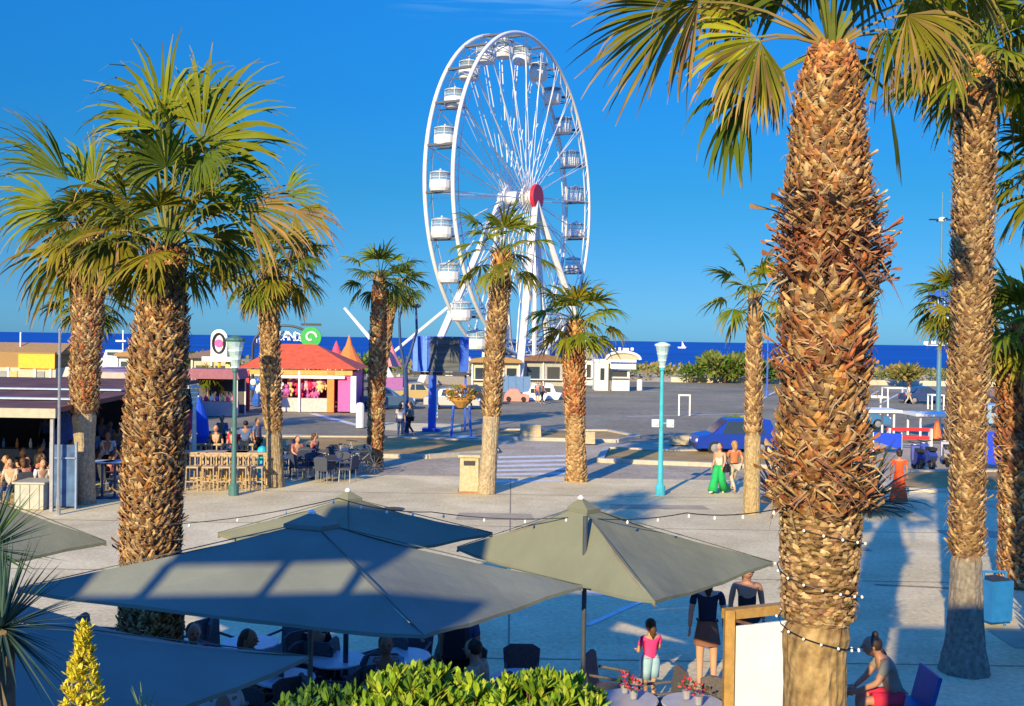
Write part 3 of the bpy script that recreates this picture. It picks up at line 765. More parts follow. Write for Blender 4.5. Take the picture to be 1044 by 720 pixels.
# golden euonymus cone
ce = aty(85, 640, 3.6); t = thing('golden_shrub', 'small cone-shaped golden shrub at the bottom left', 'shrub', (ce.x, 3.6-.6, 3.5))
b = MB()
YE = [(.72, .62, .05), (.80, .70, .12), (.55, .55, .05), (.62, .50, .04)]
Yc = 3.0; top = aty(85, 638, Yc); cx = top.x; H = top.z-3.5
for _ in range(620):
    v_ = RND.random()**.75; z = 3.5+H*(1-v_)*.97+.02; r = (.006+.062*min(1, v_*2.6))*math.sqrt(RND.random()); a = RND.uniform(0, 6.28)
    rosette(b, V((cx+math.cos(a)*r, Yc+math.sin(a)*r, z)), 8, .026, YE)
b.build('foliage', LEAF, t, colattr=True); b = MB(); b.tube([(cx, Yc, 3.45), (cx, Yc, top.z-.02)], [.008, .003], 5); b.build('stem', brown, t)
# yucca at left edge
yu = aty(2, 640, 4.3)
t = thing('yucca', 'blue-green yucca with stiff pointed leaves at the left edge', 'plant', (yu.x, 4.3, 0))
b = MB(); b.cur = (.2, .15, .1); b.tube([(yu.x, 4.3, 0), (yu.x+.03, 4.3, 2), (yu.x, 4.3, yu.z)], [.07, .06, .05], 8); b.build('trunk', BARK, t, colattr=True)
b = MB()
def blades(b, c, n, L, wd, cols, lo=-60, hi=88):
    for k in range(n):
        el = R(RND.uniform(lo, hi)); az = RND.uniform(0, 6.28); l = L*RND.uniform(.75, 1.1)
        d = V((math.cos(az)*math.cos(el), math.sin(az)*math.cos(el), math.sin(el))); s_ = d.cross(V((0, 0, 1))).normalized()
        b.cur = tuple(V(cols[RND.randrange(len(cols))])*RND.uniform(.7, 1.3))
        p = V(c); rows = []
        for tt in (0, .3, .65, 1):
            q = p+d*l*tt+V((0, 0, -.05*l*tt*tt)); wq = wd*(.6+.4*min(1, tt*3))*(1-tt**2)+.0005
            rows.append((b.vert(q-s_*wq), b.vert(q+d.cross(s_)*wq*.3), b.vert(q+s_*wq)))
        for a, c2_ in zip(rows, rows[1:]): b.face(a[0], a[1], c2_[1], c2_[0]); b.face(a[1], a[2], c2_[2], c2_[1])
blades(b, yu, 170, .40, .008, [(.06, .13, .11), (.05, .1, .09), (.09, .16, .12)])
y2 = aty(-12, 560, 4.4); blades(b, y2, 90, .34, .009, [(.10, .18, .05), (.07, .13, .04)], -20, 88)
b.build('leaves', LEAF, t, colattr=True)
b = MB(); gx = aty(146, 735, 3.3); blades(b, gx, 12, .12, .003, [(.25, .35, .12)], 30, 88)
o = b.build('grass_tuft', LEAF, None, loc=(gx.x, 3.3, 3.5), colattr=True); tag(o, 'thin grass blades just right of the golden shrub', 'plant')
# ------------------------------------------------------------------ parasols
def parasol(label, cor, za, zh, m=canvas, pole=None, apex=None, lights=True, val=.035):
    """cor: 4 ground-plan corners in order"""
    cor = [V((c[0], c[1], zh)) for c in cor]
    cen = sum(cor, V((0, 0, 0)))/4
    if apex: cen.x, cen.y = apex
    ap = V((cen.x, cen.y, za)); px_, py_ = (pole or (cen.x, cen.y))
    t = thing('parasol', label, 'parasol', (px_, py_, 0), 'square parasols over the terrace tables')
    b = MB(); NU = 10
    for k in range(4):
        a, c = cor[k], cor[(k+1) % 4]; grid = []
        for i in range(NU+1):
            u = i/NU; row = []
            for j in range(i+1):
                s_ = j/i if i else 0
                p = ap.lerp(a, u).lerp(ap.lerp(c, u), s_)
                sag = -.10*4*s_*(1-s_)*u; p.z += sag*.6 - .03*math.sin(math.pi*u)
                p.z += .008*math.sin(9*s_+7*u+k)+.006*math.sin(17*s_*u+3*k)
                # hem scallops inward a little
                if i: p += (V((cen.x, cen.y, p.z))-p)*(.05*4*s_*(1-s_)*u*u)
                row.append(b.vert(p))
            grid.append(row)
        for i in range(NU):
            for j in range(i+1):
                b.face(grid[i][j], grid[i+1][j], grid[i+1][j+1])
                if j < i: b.face(grid[i][j], grid[i+1][j+1], grid[i][j+1])
        # valance
        up_ = grid[NU]; lo = [b.vert(V(b.v[i])+V((0, 0, -val*(1+.12*math.sin(n*2.3))))) for n, i in enumerate(up_)]
        for j in range(NU): b.face(up_[j], lo[j], lo[j+1], up_[j+1])
    b.build('canopy', m, t, smooth=False)
    b = MB()      # vent cap
    tops = [ap.lerp(c, .10)+V((0, 0, .045)) for c in cor]; a0 = b.vert(ap+V((0, 0, .10))); ii = [b.vert(p) for p in tops]; jj = [b.vert(p+V((0, 0, -.045))) for p in tops]
    for k in range(4): b.face(a0, ii[k], ii[(k+1) % 4]); b.face(ii[k], jj[k], jj[(k+1) % 4], ii[(k+1) % 4])
    b.build('vent_cap', m, t)
    b = MB(); b.lathe(ap+V((0, 0, .08)), [(.035, 0), (.04, .02), (.02, .04), (.0, .05)], 10); b.build('finial', white, t)
    b = MB(); b.tube([(px_, py_, 0), (px_, py_, 1.2)], .035, 12); b.tube([(px_, py_, 1.1), (px_, py_, za-.05)], .028, 12); b.build('pole', M('galvanised steel') if False else C('anodised pole', .10, .12, .15, .4, metal=.5), t)
    for c in cor:
        r = MB(); r.tube([ap+V((0, 0, .004)), c+V((0, 0, .004))], .006, 5); r.build('seam', C('seam tape', .09, .11, .09, .9), t)
        r = MB(); r.tube([ap+V((0, 0, -.05)), c+V((0, 0, -.05))], .014, 6); r.tube([(px_, py_, za-.75), tuple(ap.lerp(c, .5)+V((0, 0, -.05)))], .012, 6); r.build('rib', C('rib wood', .2, .16, .1), t)
    b = MB(); b.box((px_, py_, .05), (.75, .75, .1)); b.lathe((px_, py_, .1), [(.09, 0), (.06, .22)], 12); b.build('base', C('cast base', .12, .12, .12, .8), t)
    return t
g2 = lambda px, py, z: tuple(at(px, py, z)[:2])
A_, B_, C_ = g2(668, 613, 2.36), g2(788, 573, 2.36), g2(466, 558, 2.36)
parasol('sage parasol nearest the centre, fully sunlit with its pole in view', [A_, B_, (B_[0]+C_[0]-A_[0], B_[1]+C_[1]-A_[1]), C_], 3.08, 2.36, apex=g2(592, 516, 3.08), pole=g2(597, 520, 3.1))
A2, R2, L2 = g2(432, 648, 2.40), g2(594, 597, 2.40), g2(18, 600, 2.40)
parasol('largest sage parasol, left of centre, crossed by blue shade and a strip of sun', [A2, R2, (R2[0]+L2[0]-A2[0]+.1, R2[1]+L2[1]-A2[1]+.5), L2], 3.06, 2.40, canvas_d)
parasol('sage parasol behind the largest one, only its top and right flank showing', [(-1.9, 12.55), (-.22, 13.9), (-2.6, 15.2), (-3.75, 13.6)], 2.9, 2.45)
parasol('sage parasol cut off by the left edge behind the yucca', [(-6.3, 10.9), (-4.84, 12.7), (-6.6, 14.3), (-8.1, 12.6)], 3.12, 2.5)
parasol('shaded parasol in the lower left corner, nearest of all', [(-1.6, 8.5), (-4.7, 10.1), (-6.3, 7.3), (-3.2, 5.75)], 2.86, 2.42, canvas_d)

# string lights ---------------------------------------------------------
def lights(label, ctrl, nb, sagk=.0, cat='string lights'):
    pts = []
    for a, c in zip(ctrl, ctrl[1:]):
        for k in range(8):
            t = k/8; p = V(a).lerp(V(c), t); p.z -= 4*t*(1-t)*sagk; pts.append(p)
    pts.append(V(ctrl[-1]))
    t = thing('string_lights', label, cat, pts[0], 'festoon lights over the terrace')
    b = MB(); b.tube(pts, .006, 5); b.build('cable', black, t)
    bm = MB(); bm.lathe((0, 0, 0), [(.003, .0), (.008, -.008), (.014, -.02), (.015, -.03), (.009, -.042), (.002, -.046)], 10)
    me = None
    for k in range(nb):
        f = (k+.5)/nb*(len(pts)-1); i = int(f); p = pts[i].lerp(pts[min(i+1, len(pts)-1)], f-i)
        if me is None:
            o = bm.build('bulb', bulbm, None, smooth=True); me = o; o.parent = t; o['_w'] = (0, 0, 0)
        else: o = me.copy(); COL.objects.link(o); o.parent = t
        o.location = p-V(t.location)-V((0, 0, .008))
    return t
z3 = lambda px, py, Y: aty(px, py, Y)
lights('festoon cable with bulbs from the left palm over the parasols to the massive palm',
       [z3(168, 535, 12.6), z3(345, 508, 12.8), z3(440, 522, 12.4), z3(590, 527, 12.3), z3(700, 523, 11.4), z3(806, 516, 9.7)], 18, .05)
hel = []
for k in range(40):
    t_ = k/39; a = -2.2+t_*5.2*math.pi; zz = aty(838, 535, 10).z+(aty(838, 675, 10).z-aty(838, 535, 10).z)*t_
    cx = aty(835, 600, 10).x; rr = .385-.05*t_; hel.append(V((cx+math.cos(a)*rr*1.05, 10+math.sin(a)*rr*1.05, zz)))
hel += [hel[-1]+V((0, 0, 0))]
t = thing('string_lights', 'fairy lights wound round the lower trunk of the massive palm', 'string lights', hel[0], 'festoon lights over the terrace')
b = MB(); b.tube(hel[:-1], .006, 4); b.build('cable', black, t)
bb0 = None
for k in range(0, 39, 1):
    if bb0 is None:
        q = MB(); q.ell((0, 0, 0), (.013, .013, .015), 8, 6); bb0 = q.build('bulb', bulbm, None, smooth=True); bb0.parent = t; o = bb0
    else: o = bb0.copy(); COL.objects.link(o); o.parent = t
    p = hel[k]; dirv = V((p.x-aty(835, 600, 10).x, p.y-10, 0)).normalized(); o.location = p+dirv*.018-V(t.location)

# ------------------------------------------------------------------ the big wheel
WY = 125.0; WC = aty(527.5, 202, WY); RAD = 18.6
ax = V((.90, -.436, 0)).normalized(); hx = V((.436, .90, 0)).normalized(); UZ = V((0, 0, 1))
fw = thing('ferris_wheel', 'giant white observation wheel with a red hub disc', 'ferris wheel', (WC.x, WC.y, 0))
wp = lambda off, r, th: WC+ax*off+(hx*math.cos(th)+UZ*math.sin(th))*r
wmet = C('white enamel steel', .66, .67, .68, .35, var=.04)
wdark = C('dark steel', .10, .11, .13, .5)  # plain darker steel for the crossbars
for s_ in (-1.65, 1.65):
    b = MB(); b.tube([wp(s_, RAD, 2*math.pi*k/96) for k in range(96)], .23, 8, closed=True); b.build('rim', wmet, fw, smooth=True)
    b = MB(); b.tube([wp(s_*.96, RAD-1.25, 2*math.pi*k/48) for k in range(48)], .07, 5, closed=True)
    for k in range(48):
        b.tube([wp(s_*.96, RAD-1.25, 2*math.pi*k/48), wp(s_, RAD, 2*math.pi*(k+.5)/48)], .045, 4, cap=False)
    b.build('rim_lattice', wmet, fw)
NG = 24
for k in range(NG):
    th = 2*math.pi*(k+.35)/NG
    for s_ in (-1, 1):
        b = MB(); b.tube([wp(s_*1.15, .8, th+s_*.12), wp(s_*1.65, RAD-.2, th)], .065, 6); b.tube([wp(s_*1.75, .8, th), wp(s_*1.65, RAD-.2, th+.03)], .035, 4); b.build('spoke', wmet, fw)
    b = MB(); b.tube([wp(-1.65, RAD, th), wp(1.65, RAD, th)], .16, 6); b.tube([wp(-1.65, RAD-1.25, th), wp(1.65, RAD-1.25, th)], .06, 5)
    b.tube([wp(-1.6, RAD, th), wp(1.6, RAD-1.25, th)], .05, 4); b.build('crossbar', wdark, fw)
def gondola(c):
    b = MB(); c = V(c)
    body = b.lathe(c+V((0, 0, -2.45)), [(.55, 0), (1.0, .12), (1.15, .45), (1.15, 1.18), (1.1, 1.22)], 14); g_ = b.build('gondola', wmet, fw, smooth=False)
    g_['_w'] = fw['_w']
    q = MB(); q.lathe(c+V((0, 0, -1.47)), [(1.04, 0), (1.0, .95)], 12); q.build('cabin_glass', C('cabin glass', .40, .55, .65, .15, alpha=.35, var=.03), g_)
    q = MB(); q.lathe(c+V((0, 0, -.52)), [(1.12, 0), (1.12, .08), (.6, .26), (.15, .32), (.09, .5)], 14); q.build('roof', C('cabin roof', .45, .47, .5, .4), g_)
    q = MB(); q.tube([c+V((1.05*math.cos(a), 1.05*math.sin(a), -.98)) for a in [2*math.pi*j/16 for j in range(16)]], .03, 4, closed=True)
    for a in (0, 1.57, 3.14, 4.71): q.tube([c+V((math.cos(a)*1.06, math.sin(a)*1.06, -1.5)), c+V((math.cos(a)*1.04, math.sin(a)*1.04, -.5))], .035, 4)
    q.build('frame', wmet, g_)
    return g_
for k in range(NG):
    th = 2*math.pi*(k+.85)/NG; gondola(wp(0, RAD-.35, th))
def discax(c, r, L, m, name, n=24):
    b = MB(); b.lathe(c, [(r*.96, -L/2), (r, -L/2+.05), (r, L/2-.05), (r*.96, L/2)], n, axis=ax); return b.build(name, m, fw)
discax(WC, .8, 4.6, wmet, 'hub'); discax(WC+ax*1.2, 1.5, .3, wmet, 'hub_flange'); discax(WC-ax*1.2, 1.5, .3, wmet, 'hub_flange')
discax(WC+ax*2.5, 1.5, .5, C('red hub disc', .55, .02, .05, .4), 'hub_disc', 32)
for s_ in (-1, 1):
    for sh in (-1, 1):
        b = MB(); foot = V((WC.x, WC.y, 0))+ax*s_*6.0+hx*sh*11.5; b.tube([WC+ax*s_*2.4+V((0, 0, -.5)), foot], [.38, .45], 8); b.build('support_leg', wmet, fw)
        b = MB(); foot2 = V((WC.x, WC.y, 0))+ax*s_*3.4+hx*sh*2.0; b.tube([WC+ax*s_*2.4+V((0, 0, -.8)), foot2], [.26, .26], 6); b.build('support_leg', wmet, fw)
b = MB()
for s_ in (-1, 1):
    b.tube([V((WC.x, WC.y, 8))+ax*s_*4.9+hx*-7.5, V((WC.x, WC.y, 8))+ax*s_*4.9+hx*7.5], .15, 6)
b.tube([V((WC.x, WC.y, 9))+ax*-4.6+hx*-7, V((WC.x, WC.y, .5))+ax*-12+hx*-14], .18, 6)
b.build('brace', wmet, fw)
b = MB(); b.box((WC.x, WC.y, .45), (9, 26, .9), math.atan2(ax.y, ax.x)); b.build('platform', C('platform deck', .22, .2, .18, .8), fw)
b = MB()
for k in range(27):
    p = V((WC.x, WC.y, .9))+ax*4.4+hx*(k-13); b.tube([p, p+UZ*1.1], .04, 4)
for h in (.55, 1.1): b.tube([V((WC.x, WC.y, .9+h))+ax*4.4-hx*13, V((WC.x, WC.y, .9+h))+ax*4.4+hx*13], .04, 4)
b.build('railing', wmet, fw)
b = MB(); p = V((WC.x, WC.y, 0))+ax*3.2+hx*6; b.box(p+V((0, 0, 2.3)), (2.2, 2.6, 2.8), math.atan2(ax.y, ax.x)); b.build('ticket_cabin', C('blue cabin', .10, .2, .42), fw)

# ------------------------------------------------------------------ text helper
def text(s_, size, m, parent, origin, right=(1, 0, 0), up=(0, 0, 1), depth=.02, name='lettering', align='CENTER'):
    cu = bpy.data.curves.new('t', 'FONT'); cu.body = s_; cu.size = size; cu.extrude = depth; cu.align_x = align; cu.align_y = 'CENTER'
    to = bpy.data.objects.new('t', cu); COL.objects.link(to); bpy.context.view_layer.update()
    me = bpy.data.meshes.new_from_object(to.evaluated_get(bpy.context.evaluated_depsgraph_get())); bpy.data.objects.remove(to)
    me.materials.clear(); me.materials.append(m); Rr, Uu = V(right).normalized(), V(up).normalized(); N = Rr.cross(Uu)
    off = V(parent['_w']) if parent is not None else V((0, 0, 0)); mt_ = Matrix((Rr, Uu, N)).transposed().to_4x4(); mt_.translation = V(origin)-off
    me.transform(mt_); o = bpy.data.objects.new(name, me); COL.objects.link(o)
    if parent is not None: o.parent = parent; o['_w'] = parent['_w']
    return o

# ------------------------------------------------------------------ kiosk
def X(px, Y): return aty(px, 345, Y).x
KY = 70.0; kx0, kx1 = X(250, KY), X(360, KY); kz0 = 0
kc = V(((kx0+kx1)/2, KY+2.8, 0)); kt = thing('kiosk', 'orange-roofed fairground kiosk selling pink toys, left of centre', 'kiosk', kc)
b = MB(); e0 = 2.85; ov = .35
c4 = [V((kx0-ov, KY-ov, e0)), V((kx1+ov, KY-ov, e0)), V((kx1+ov, KY+5.6+ov, e0)), V((kx0-ov, KY+5.6+ov, e0))]
r0, r1 = V((kc.x-1.7, kc.y, 4.45)), V((kc.x+.6, kc.y, 4.45))
ii = [b.vert(p) for p in c4+[r0, r1]]; b.face(ii[0], ii[1], ii[5], ii[4]); b.face(ii[1], ii[2], ii[5]); b.face(ii[2], ii[3], ii[4], ii[5]); b.face(ii[3], ii[0], ii[4])
b.face(ii[3], ii[2], ii[1], ii[0]); b.build('roof', orange, kt)
b = MB(); b.box((kc.x, KY-.05, 2.62), (kx1-kx0, .12, .34)); b.build('fascia', C('fascia ochre', .62, .33, .10), kt)
b = MB(); b.box((kc.x+.3, KY-.16, 2.32), (kx1-kx0-1.6, .1, .2)); b.build('awning_rail', white, kt)
for px, m_, wd in ((251, red, .5), (338, C('orange post', .7, .22, .05), .45), (306, white, .12)):
    b = MB(); b.box((X(px, KY), KY, 1.35), (wd, .3, 2.7)); b.build('post', m_, kt)
b = MB(); b.box((X(352, KY), KY+2.7, 1.35), (.9, 5.2, 2.6)); b.build('side_panel', pink, kt)
b = MB(); b.box((X(361, KY), KY+.1, 1.2), (.35, .3, 2.4)); b.build('side_panel', white, kt)
b = MB(); b.box((kc.x, KY+5.3, 1.3), (kx1-kx0, .15, 2.6)); b.build('back_wall', C('wine wall', .25, .04, .09), kt)
b = MB(); b.box((X(304, KY), KY+.3, .45), (X(338, KY)-X(268, KY), .6, .9)); b.build('counter', C('counter', .55, .45, .42), kt)
toyc = [(.85, .15, .35), (.8, .4, .5), (.6, .02, .1), (.9, .8, .7), (.45, .1, .35), (.85, .55, .2), (.7, .1, .2)]
toym = [mat('toy %d' % i, c, .7) for i, c in enumerate(toyc)]
for k in range(46):     # plush toys hung and stacked
    px = RND.uniform(270, 336); z = RND.uniform(1.0, 2.2); m_ = toym[RND.randrange(7)]; r = RND.uniform(.14, .26); x = X(px, KY); y = KY+RND.uniform(.3, 1.4)
    b = MB(); b.ell((x, y, z), (r, r*.8, r*1.15), 8, 6); b.ell((x, y, z+r*1.5), (r*.7, r*.65, r*.65), 8, 6); b.ell((x-r*.5, y, z+r*2.1), (r*.25, r*.2, r*.25), 6, 4); b.ell((x+r*.5, y, z+r*2.1), (r*.25, r*.2, r*.25), 6, 4)
    for s_ in (-1, 1): b.ell((x+s_*r*.9, y-.05, z+.1*r), (r*.3, r*.3, r*.6), 6, 4); b.ell((x+s_*r*.5, y-.1, z-r*1.1), (r*.35, r*.35, r*.45), 6, 4)
    b.build('plush_toy', m_, None, smooth=True, loc=(x, y, z)); o = bpy.data.objects[-1] if False else None
for o in [o for o in bpy.data.objects if o.name.startswith('plush_toy')]:
    tag(o, 'one of the small plush toys massed over the kiosk counter', 'plush toy', 'plush toys over the kiosk counter')
# arch sign behind the kiosk
AY = 80.0; a0, a1, at_ = aty(258, 352, AY), aty(322, 352, AY), aty(290, 332, AY)
st = thing('arch_sign', 'black arched fairground sign with white letters above the orange roof', 'sign', ((a0.x+a1.x)/2, AY, 0))
cx, hw, zb, zt = (a0.x+a1.x)/2, (a1.x-a0.x)/2, a0.z, at_.z
arc = [V((cx-hw*math.cos(math.pi*k/24), AY, zb+(zt-zb)*math.sin(math.pi*k/24))) for k in range(25)]
b = MB(); b.tube(arc, .09, 6); b.tube([arc[0], arc[-1]], .07, 6); b.build('arch_frame', dark, st)
b = MB()
for p in (arc[0], arc[-1]): b.tube([V((p.x, AY, 0)), p], .12, 6)
b.build('post', dark, st)
for ch, px in (('I', 262), ('L', 266), ('A', 270), ('L', 287), ('A', 292), ('N', 297.5), ('D', 303), ('O', 308.5)):
    u = (px-290)/32; top_ = zb+(zt-zb)*math.sqrt(max(.05, 1-u*u)); hgt = max(.5, top_-zb-.3)
    text(ch, hgt*.85, white, st, (X(px, AY-.1), AY-.12, zb+hgt*.55+.05), name='letter', depth=.04)
# white card sign with an oval, yellow post, green round sign
p0, p1 = aty(215, 364, 78), aty(232, 336, 78); t = thing('oval_sign', 'white sign board with a pink and black oval, left of the arch', 'sign', ((p0.x+p1.x)/2, 78, 0))
b = MB(); cxx = (p0.x+p1.x)/2; hw2 = (p1.x-p0.x)/2; pts = [(-hw2, 0), (hw2, 0)]+[(hw2*math.cos(a), (p1.z-p0.z-hw2)+hw2*math.sin(a)) for a in [math.pi*k/12 for k in range(13)]]
b.prism(pts, -.08, .08, ((cxx, 78, p0.z), V((1, 0, 0)), V((0, 0, 1)), V((0, -1, 0)))); b.build('board', white, t)
b = MB(); b.box((cxx-.1, 78, p0.z-.15), (2.2, .5, .35)); b.build('ledge', white, t)
b = MB(); b.tube([(cxx, 78.1, 0), (cxx, 78.1, p0.z)], .12, 6); b.build('post', yellow, t)
b = MB(); ring = [V((cxx+.42*math.cos(a), 77.86, (p0.z+p1.z)/2+.7*math.sin(a))) for a in [2*math.pi*k/20 for k in range(20)]]; b.tube(ring, .09, 5, closed=True); b.build('oval_ring', dark, t)
b = MB(); b.lathe((cxx, 77.88, (p0.z+p1.z)/2), [(.3, -.03), (.3, .03)], 16, axis=(0, -1, 0)); b.build('oval_face', pink, t)
b = MB(); yp = aty(233, 362, 78.5); b.tube([(yp.x, 78.5, 0), (yp.x, 78.5, yp.z+1.1)], .22, 8); tag(b.build('sign_post', C('pale yellow', .75, .68, .25)), 'pale yellow post between the oval sign and the green lantern', 'post')
p = aty(317, 344, 79); t = thing('round_sign', 'bright green round sign with white swirl right of the arch', 'sign', (p.x, 79, 0))
b = MB(); b.tube([(p.x, 79.1, 0), (p.x, 79.1, p.z)], .1, 6); b.build('post', dark, t)
b = MB(); b.lathe(p, [(.78, -.08), (.78, .08)], 24, axis=(0, -1, 0)); b.build('disc', green, t)
b = MB(); b.tube([p+V((.45*math.cos(a)*(1-a/9), -.1, .45*math.sin(a)*(1-a/9))) for a in [k*.35 for k in range(16)]], .08, 5); b.build('swirl', white, t)
b = MB(); b.box(p+V((0, 0, .95)), (1.5, .15, .18)); b.build('header', dark, t)
# inflatables and banners beside the kiosk
for px, py, c, lab, h in ((241, 409, red, 'red inflatable toy standing at the kiosk corner', 2.4), (262, 409, blue, 'blue and white windmill toy beside the kiosk', 1.5), (276, 409, pink, 'pink balloon toy beside the blue windmill toy', 1.3)):
    p = at(px, py+5); t = thing('display_toy', lab, 'toy', p); b = MB(); b.tube([p, p+V((0, 0, h))], .05, 6); b.build('stick', white, t)
    for k in range(5):
        b = MB(); a = k*1.257; b.ell(p+V((math.cos(a)*.32, -.08, h+math.sin(a)*.32)), (.24, .1, .24), 8, 6); b.build('petal', c if k % 2 else white, t, smooth=True)
    b = MB(); b.lathe(p, [(.3, 0), (.34, .5), (.2, .9)], 10); b.build('tub', c, t)
# pointed fair tents
for px, w_, h, c, lab in ((356, 3.2, 5.2, (.75, .2, .05), 'orange pointed fair tent behind the kiosk roof'), (343, 2.0, 4.6, (.7, .08, .15), 'small red pointed fair tent left of the orange one'), (398, 2.4, 4.9, (.75, .25, .25), 'salmon striped fair tent behind the narrow palm')):
    x = X(px, 100); t = thing('fair_tent', lab, 'tent', (x, 100, 0)); b = MB()
    b.lathe((x, 100, 2.3), [(w_/2, 0), (w_*.28, .9), (w_*.1, 1.9), (.02, h-2.3)], 12); b.build('roof', mat('tent '+lab[:6], c, .8), t)
    b = MB()
    for sx in (-1, 1):
        for sy in (-1, 1): b.tube([(x+sx*w_*.33, 100+sy*w_*.33, 0), (x+sx*w_*.33, 100+sy*w_*.33, 2.4)], .05, 5)
    b.build('pole', white, t); b = MB(); b.box((x, 100, .5), (w_*.7, w_*.7, 1.0)); b.build('counter', C('tent counter', .5, .4, .4), t)
# ride arm: slanted white beam
t = thing('fair_ride', 'slanted white boom of a fairground ride between kiosk and narrow palm', 'ride', (X(392, 96), 96, 0))
b = MB(); b.tube([aty(351, 314, 96), aty(379, 347, 96), V((X(400, 96), 96, 1.2))], [.13, .2, .3], 6); b.build('boom', wmet, t); b = MB(); b.box((X(400, 96), 96, .7), (2.2, 2, 1.4)); b.build('cabin', C('ride cabin', .3, .1, .3), t)
# distant stalls under the wheel
def stall(px0, px1, py, Y, hgt, cw, cr_, lab, cat='stall', aw=None):
    x0, x1 = X(px0, Y), X(px1, Y); c = ((x0+x1)/2, Y+1.5, 0); t = thing('market_stall', lab, cat, c)
    b = MB(); b.box((c[0], Y+1.6, hgt/2), (x1-x0, 3, hgt)); b.build('wall', cw, t)
    b = MB(); b.prism([(-.4, 0), (x1-x0+.4, 0), (x1-x0+.1, .35), ((x1-x0)/2, .75), (-.1, .35)], -.6, 3.4, ((x0, Y, hgt), V((1, 0, 0)), UZ, V((0, 1, 0)))); b.build('roof', cr_, t)
    n = max(2, int((x1-x0)/1.6))
    for k in range(n):
        b = MB(); b.box((x0+(k+.5)*(x1-x0)/n, Y+.08, hgt*.52), ((x1-x0)/n*.62, .1, hgt*.5)); b.build('opening', dark if k % 2 else glass, t)
    b = MB(); b.box((c[0], Y-.25, hgt*.27), (x1-x0, .5, .1)); b.build('counter', white, t)
    for k in range(n+1): b = MB(); b.box((x0+k*(x1-x0)/n, Y-.02, hgt/2), (.14, .14, hgt)); b.build('post', white, t)
    return t
stall(482, 530, 390, 112, 2.5, cream, straw, 'brown-roofed cream stall behind the scaly palm trunk')
stall(534, 575, 390, 114, 2.7, C('stall grey', .33, .33, .31), brown, 'pale stall with dark roof directly under the wheel')
stall(592, 604, 390, 118, 3.0, white, grey, 'narrow white stall right behind the reddish trunk')
stall(438, 478, 390, 116, 2.6, white, white, 'white-roofed stall half behind the blue billboard')
stall(120, 152, 375, 120, 2.4, white, straw, 'white beach hut with thatch roof left of the golden trunk')
stall(196, 236, 400, 95, 2.9, cream, C('dark roof', .12, .08, .08), 'cream stall under the oval sign')
# blue hoarding at the wheel foot
b = MB(); x0, x1 = X(511, 100), X(541, 100); b.box(((x0+x1)/2, 100, .75), (x1-x0, .12, 1.5)); 
for k in range(5): b.box((x0+k*(x1-x0)/4, 99.93, .8), (.1, .1, 1.6))
tag(b.build('hoarding', C('slate blue panel', .10, .20, .38)), 'slate blue hoarding at the foot of the wheel', 'fence')
# white garden furniture / boats cluster
for px, py, lab in ((545, 408, 'white moulded pedal boat on the ground left of the reddish trunk'), (559, 407, 'white moulded pedal boat nearest the reddish trunk')):
    p = at(px, py); t = thing('pedal_boat', lab, 'boat', p, 'pedal boats by the wheel')
    b = MB(); b.prism([(-.9, 0), (.8, 0), (1.1, .55), (.6, .6), (.3, 1.3), (-.2, 1.4), (-.5, .7), (-1.0, .6)], -.6, .6, (p, V((1, 0, 0)), UZ, V((0, 1, 0)))); b.build('hull', white, t)
    b = MB(); b.box(p+V((-.1, -.62, .8)), (.5, .06, .35)); b.build('window', glass, t); b = MB(); b.box(p+V((.35, 0, .75)), (.3, .9, .3)); b.build('seat', blue, t)
p = at(526, 409); t = thing('ride_car', 'pinkish-red kiddie ride car left of the white boats', 'ride', p); b = MB(); b.prism([(-1, 0), (1, 0), (1.1, .5), (.4, .6), (.1, 1.0), (-.5, 1.0), (-.9, .6)], -.5, .5, (p, V((1, 0, 0)), UZ, V((0, 1, 0)))); b.build('body', C('salmon', .75, .25, .2), t); b = MB(); b.lathe(p+V((.6, -.5, .2)), [(.2, 0), (.2, .1)], 10, axis=(0, -1, 0)); b.lathe(p+V((-.6, -.5, .2)), [(.2, 0), (.2, .1)], 10, axis=(0, -1, 0)); b.build('wheels', rubber, t)
# ------------------------------------------------------------------ white booth with arched top
BY = 106.0; x0, x1 = X(607, BY), X(648, BY); xm = X(623, BY); zt = aty(630, 366, BY).z
t = thing('booth', 'white booth with an arched sign top on the seafront right of the wheel', 'kiosk', ((x0+x1)/2, BY+1.5, 0))
b = MB(); b.box(((x0+xm)/2, BY+1.4, 1.45), (xm-x0, 2.8, 2.9)); b.box(((xm+x1)/2-.2, BY+1.4, 1.0), (x1-xm-.7, 2.8, 2.0)); b.build('wall', white, t)
b = MB(); b.box(((x0+x1)/2, BY+1.4, 3.0), (x1-x0+.2, 3.1, .25)); b.box(((xm+x1)/2, BY-.35, 2.45), (x1-xm, .8, .5)); b.build('roof', white, t)
w_ = (x1-xm)/2+.5; cx = (xm+x1)/2
arc = [(-w_*math.cos(math.pi*k/14), .75*math.sin(math.pi*k/14)) for k in range(15)]
b = MB(); b.tube([V((cx+a, BY-.3, 3.15+z)) for a, z in arc], .14, 6); b.build('arch', white, t)
b = MB(); b.prism(arc, -.05, .05, ((cx, BY-.1, 3.15), V((1, 0, 0)), UZ, V((0, -1, 0)))); b.build('arch_panel', C('tan panel', .5, .4, .28), t)
for k, wd in enumerate((.55, .3, .75, .35)):
    b = MB(); b.box((cx-1.0+k*.62, BY-.3, 4.15+.05*(k % 2)), (wd*.8, .1, .28)); b.build('sign_letter', white, t)
for k in (0, 1): b = MB(); b.box((x0+.75+k*.8, BY-.02, 1.65), (.42, .08, 1.2)); b.build('window', glass, t)
b = MB(); b.box(((xm+x1)/2-.3, BY-.02, 1.72), (x1-xm-1.0, .1, .6)); b.build('hatch', dark, t)
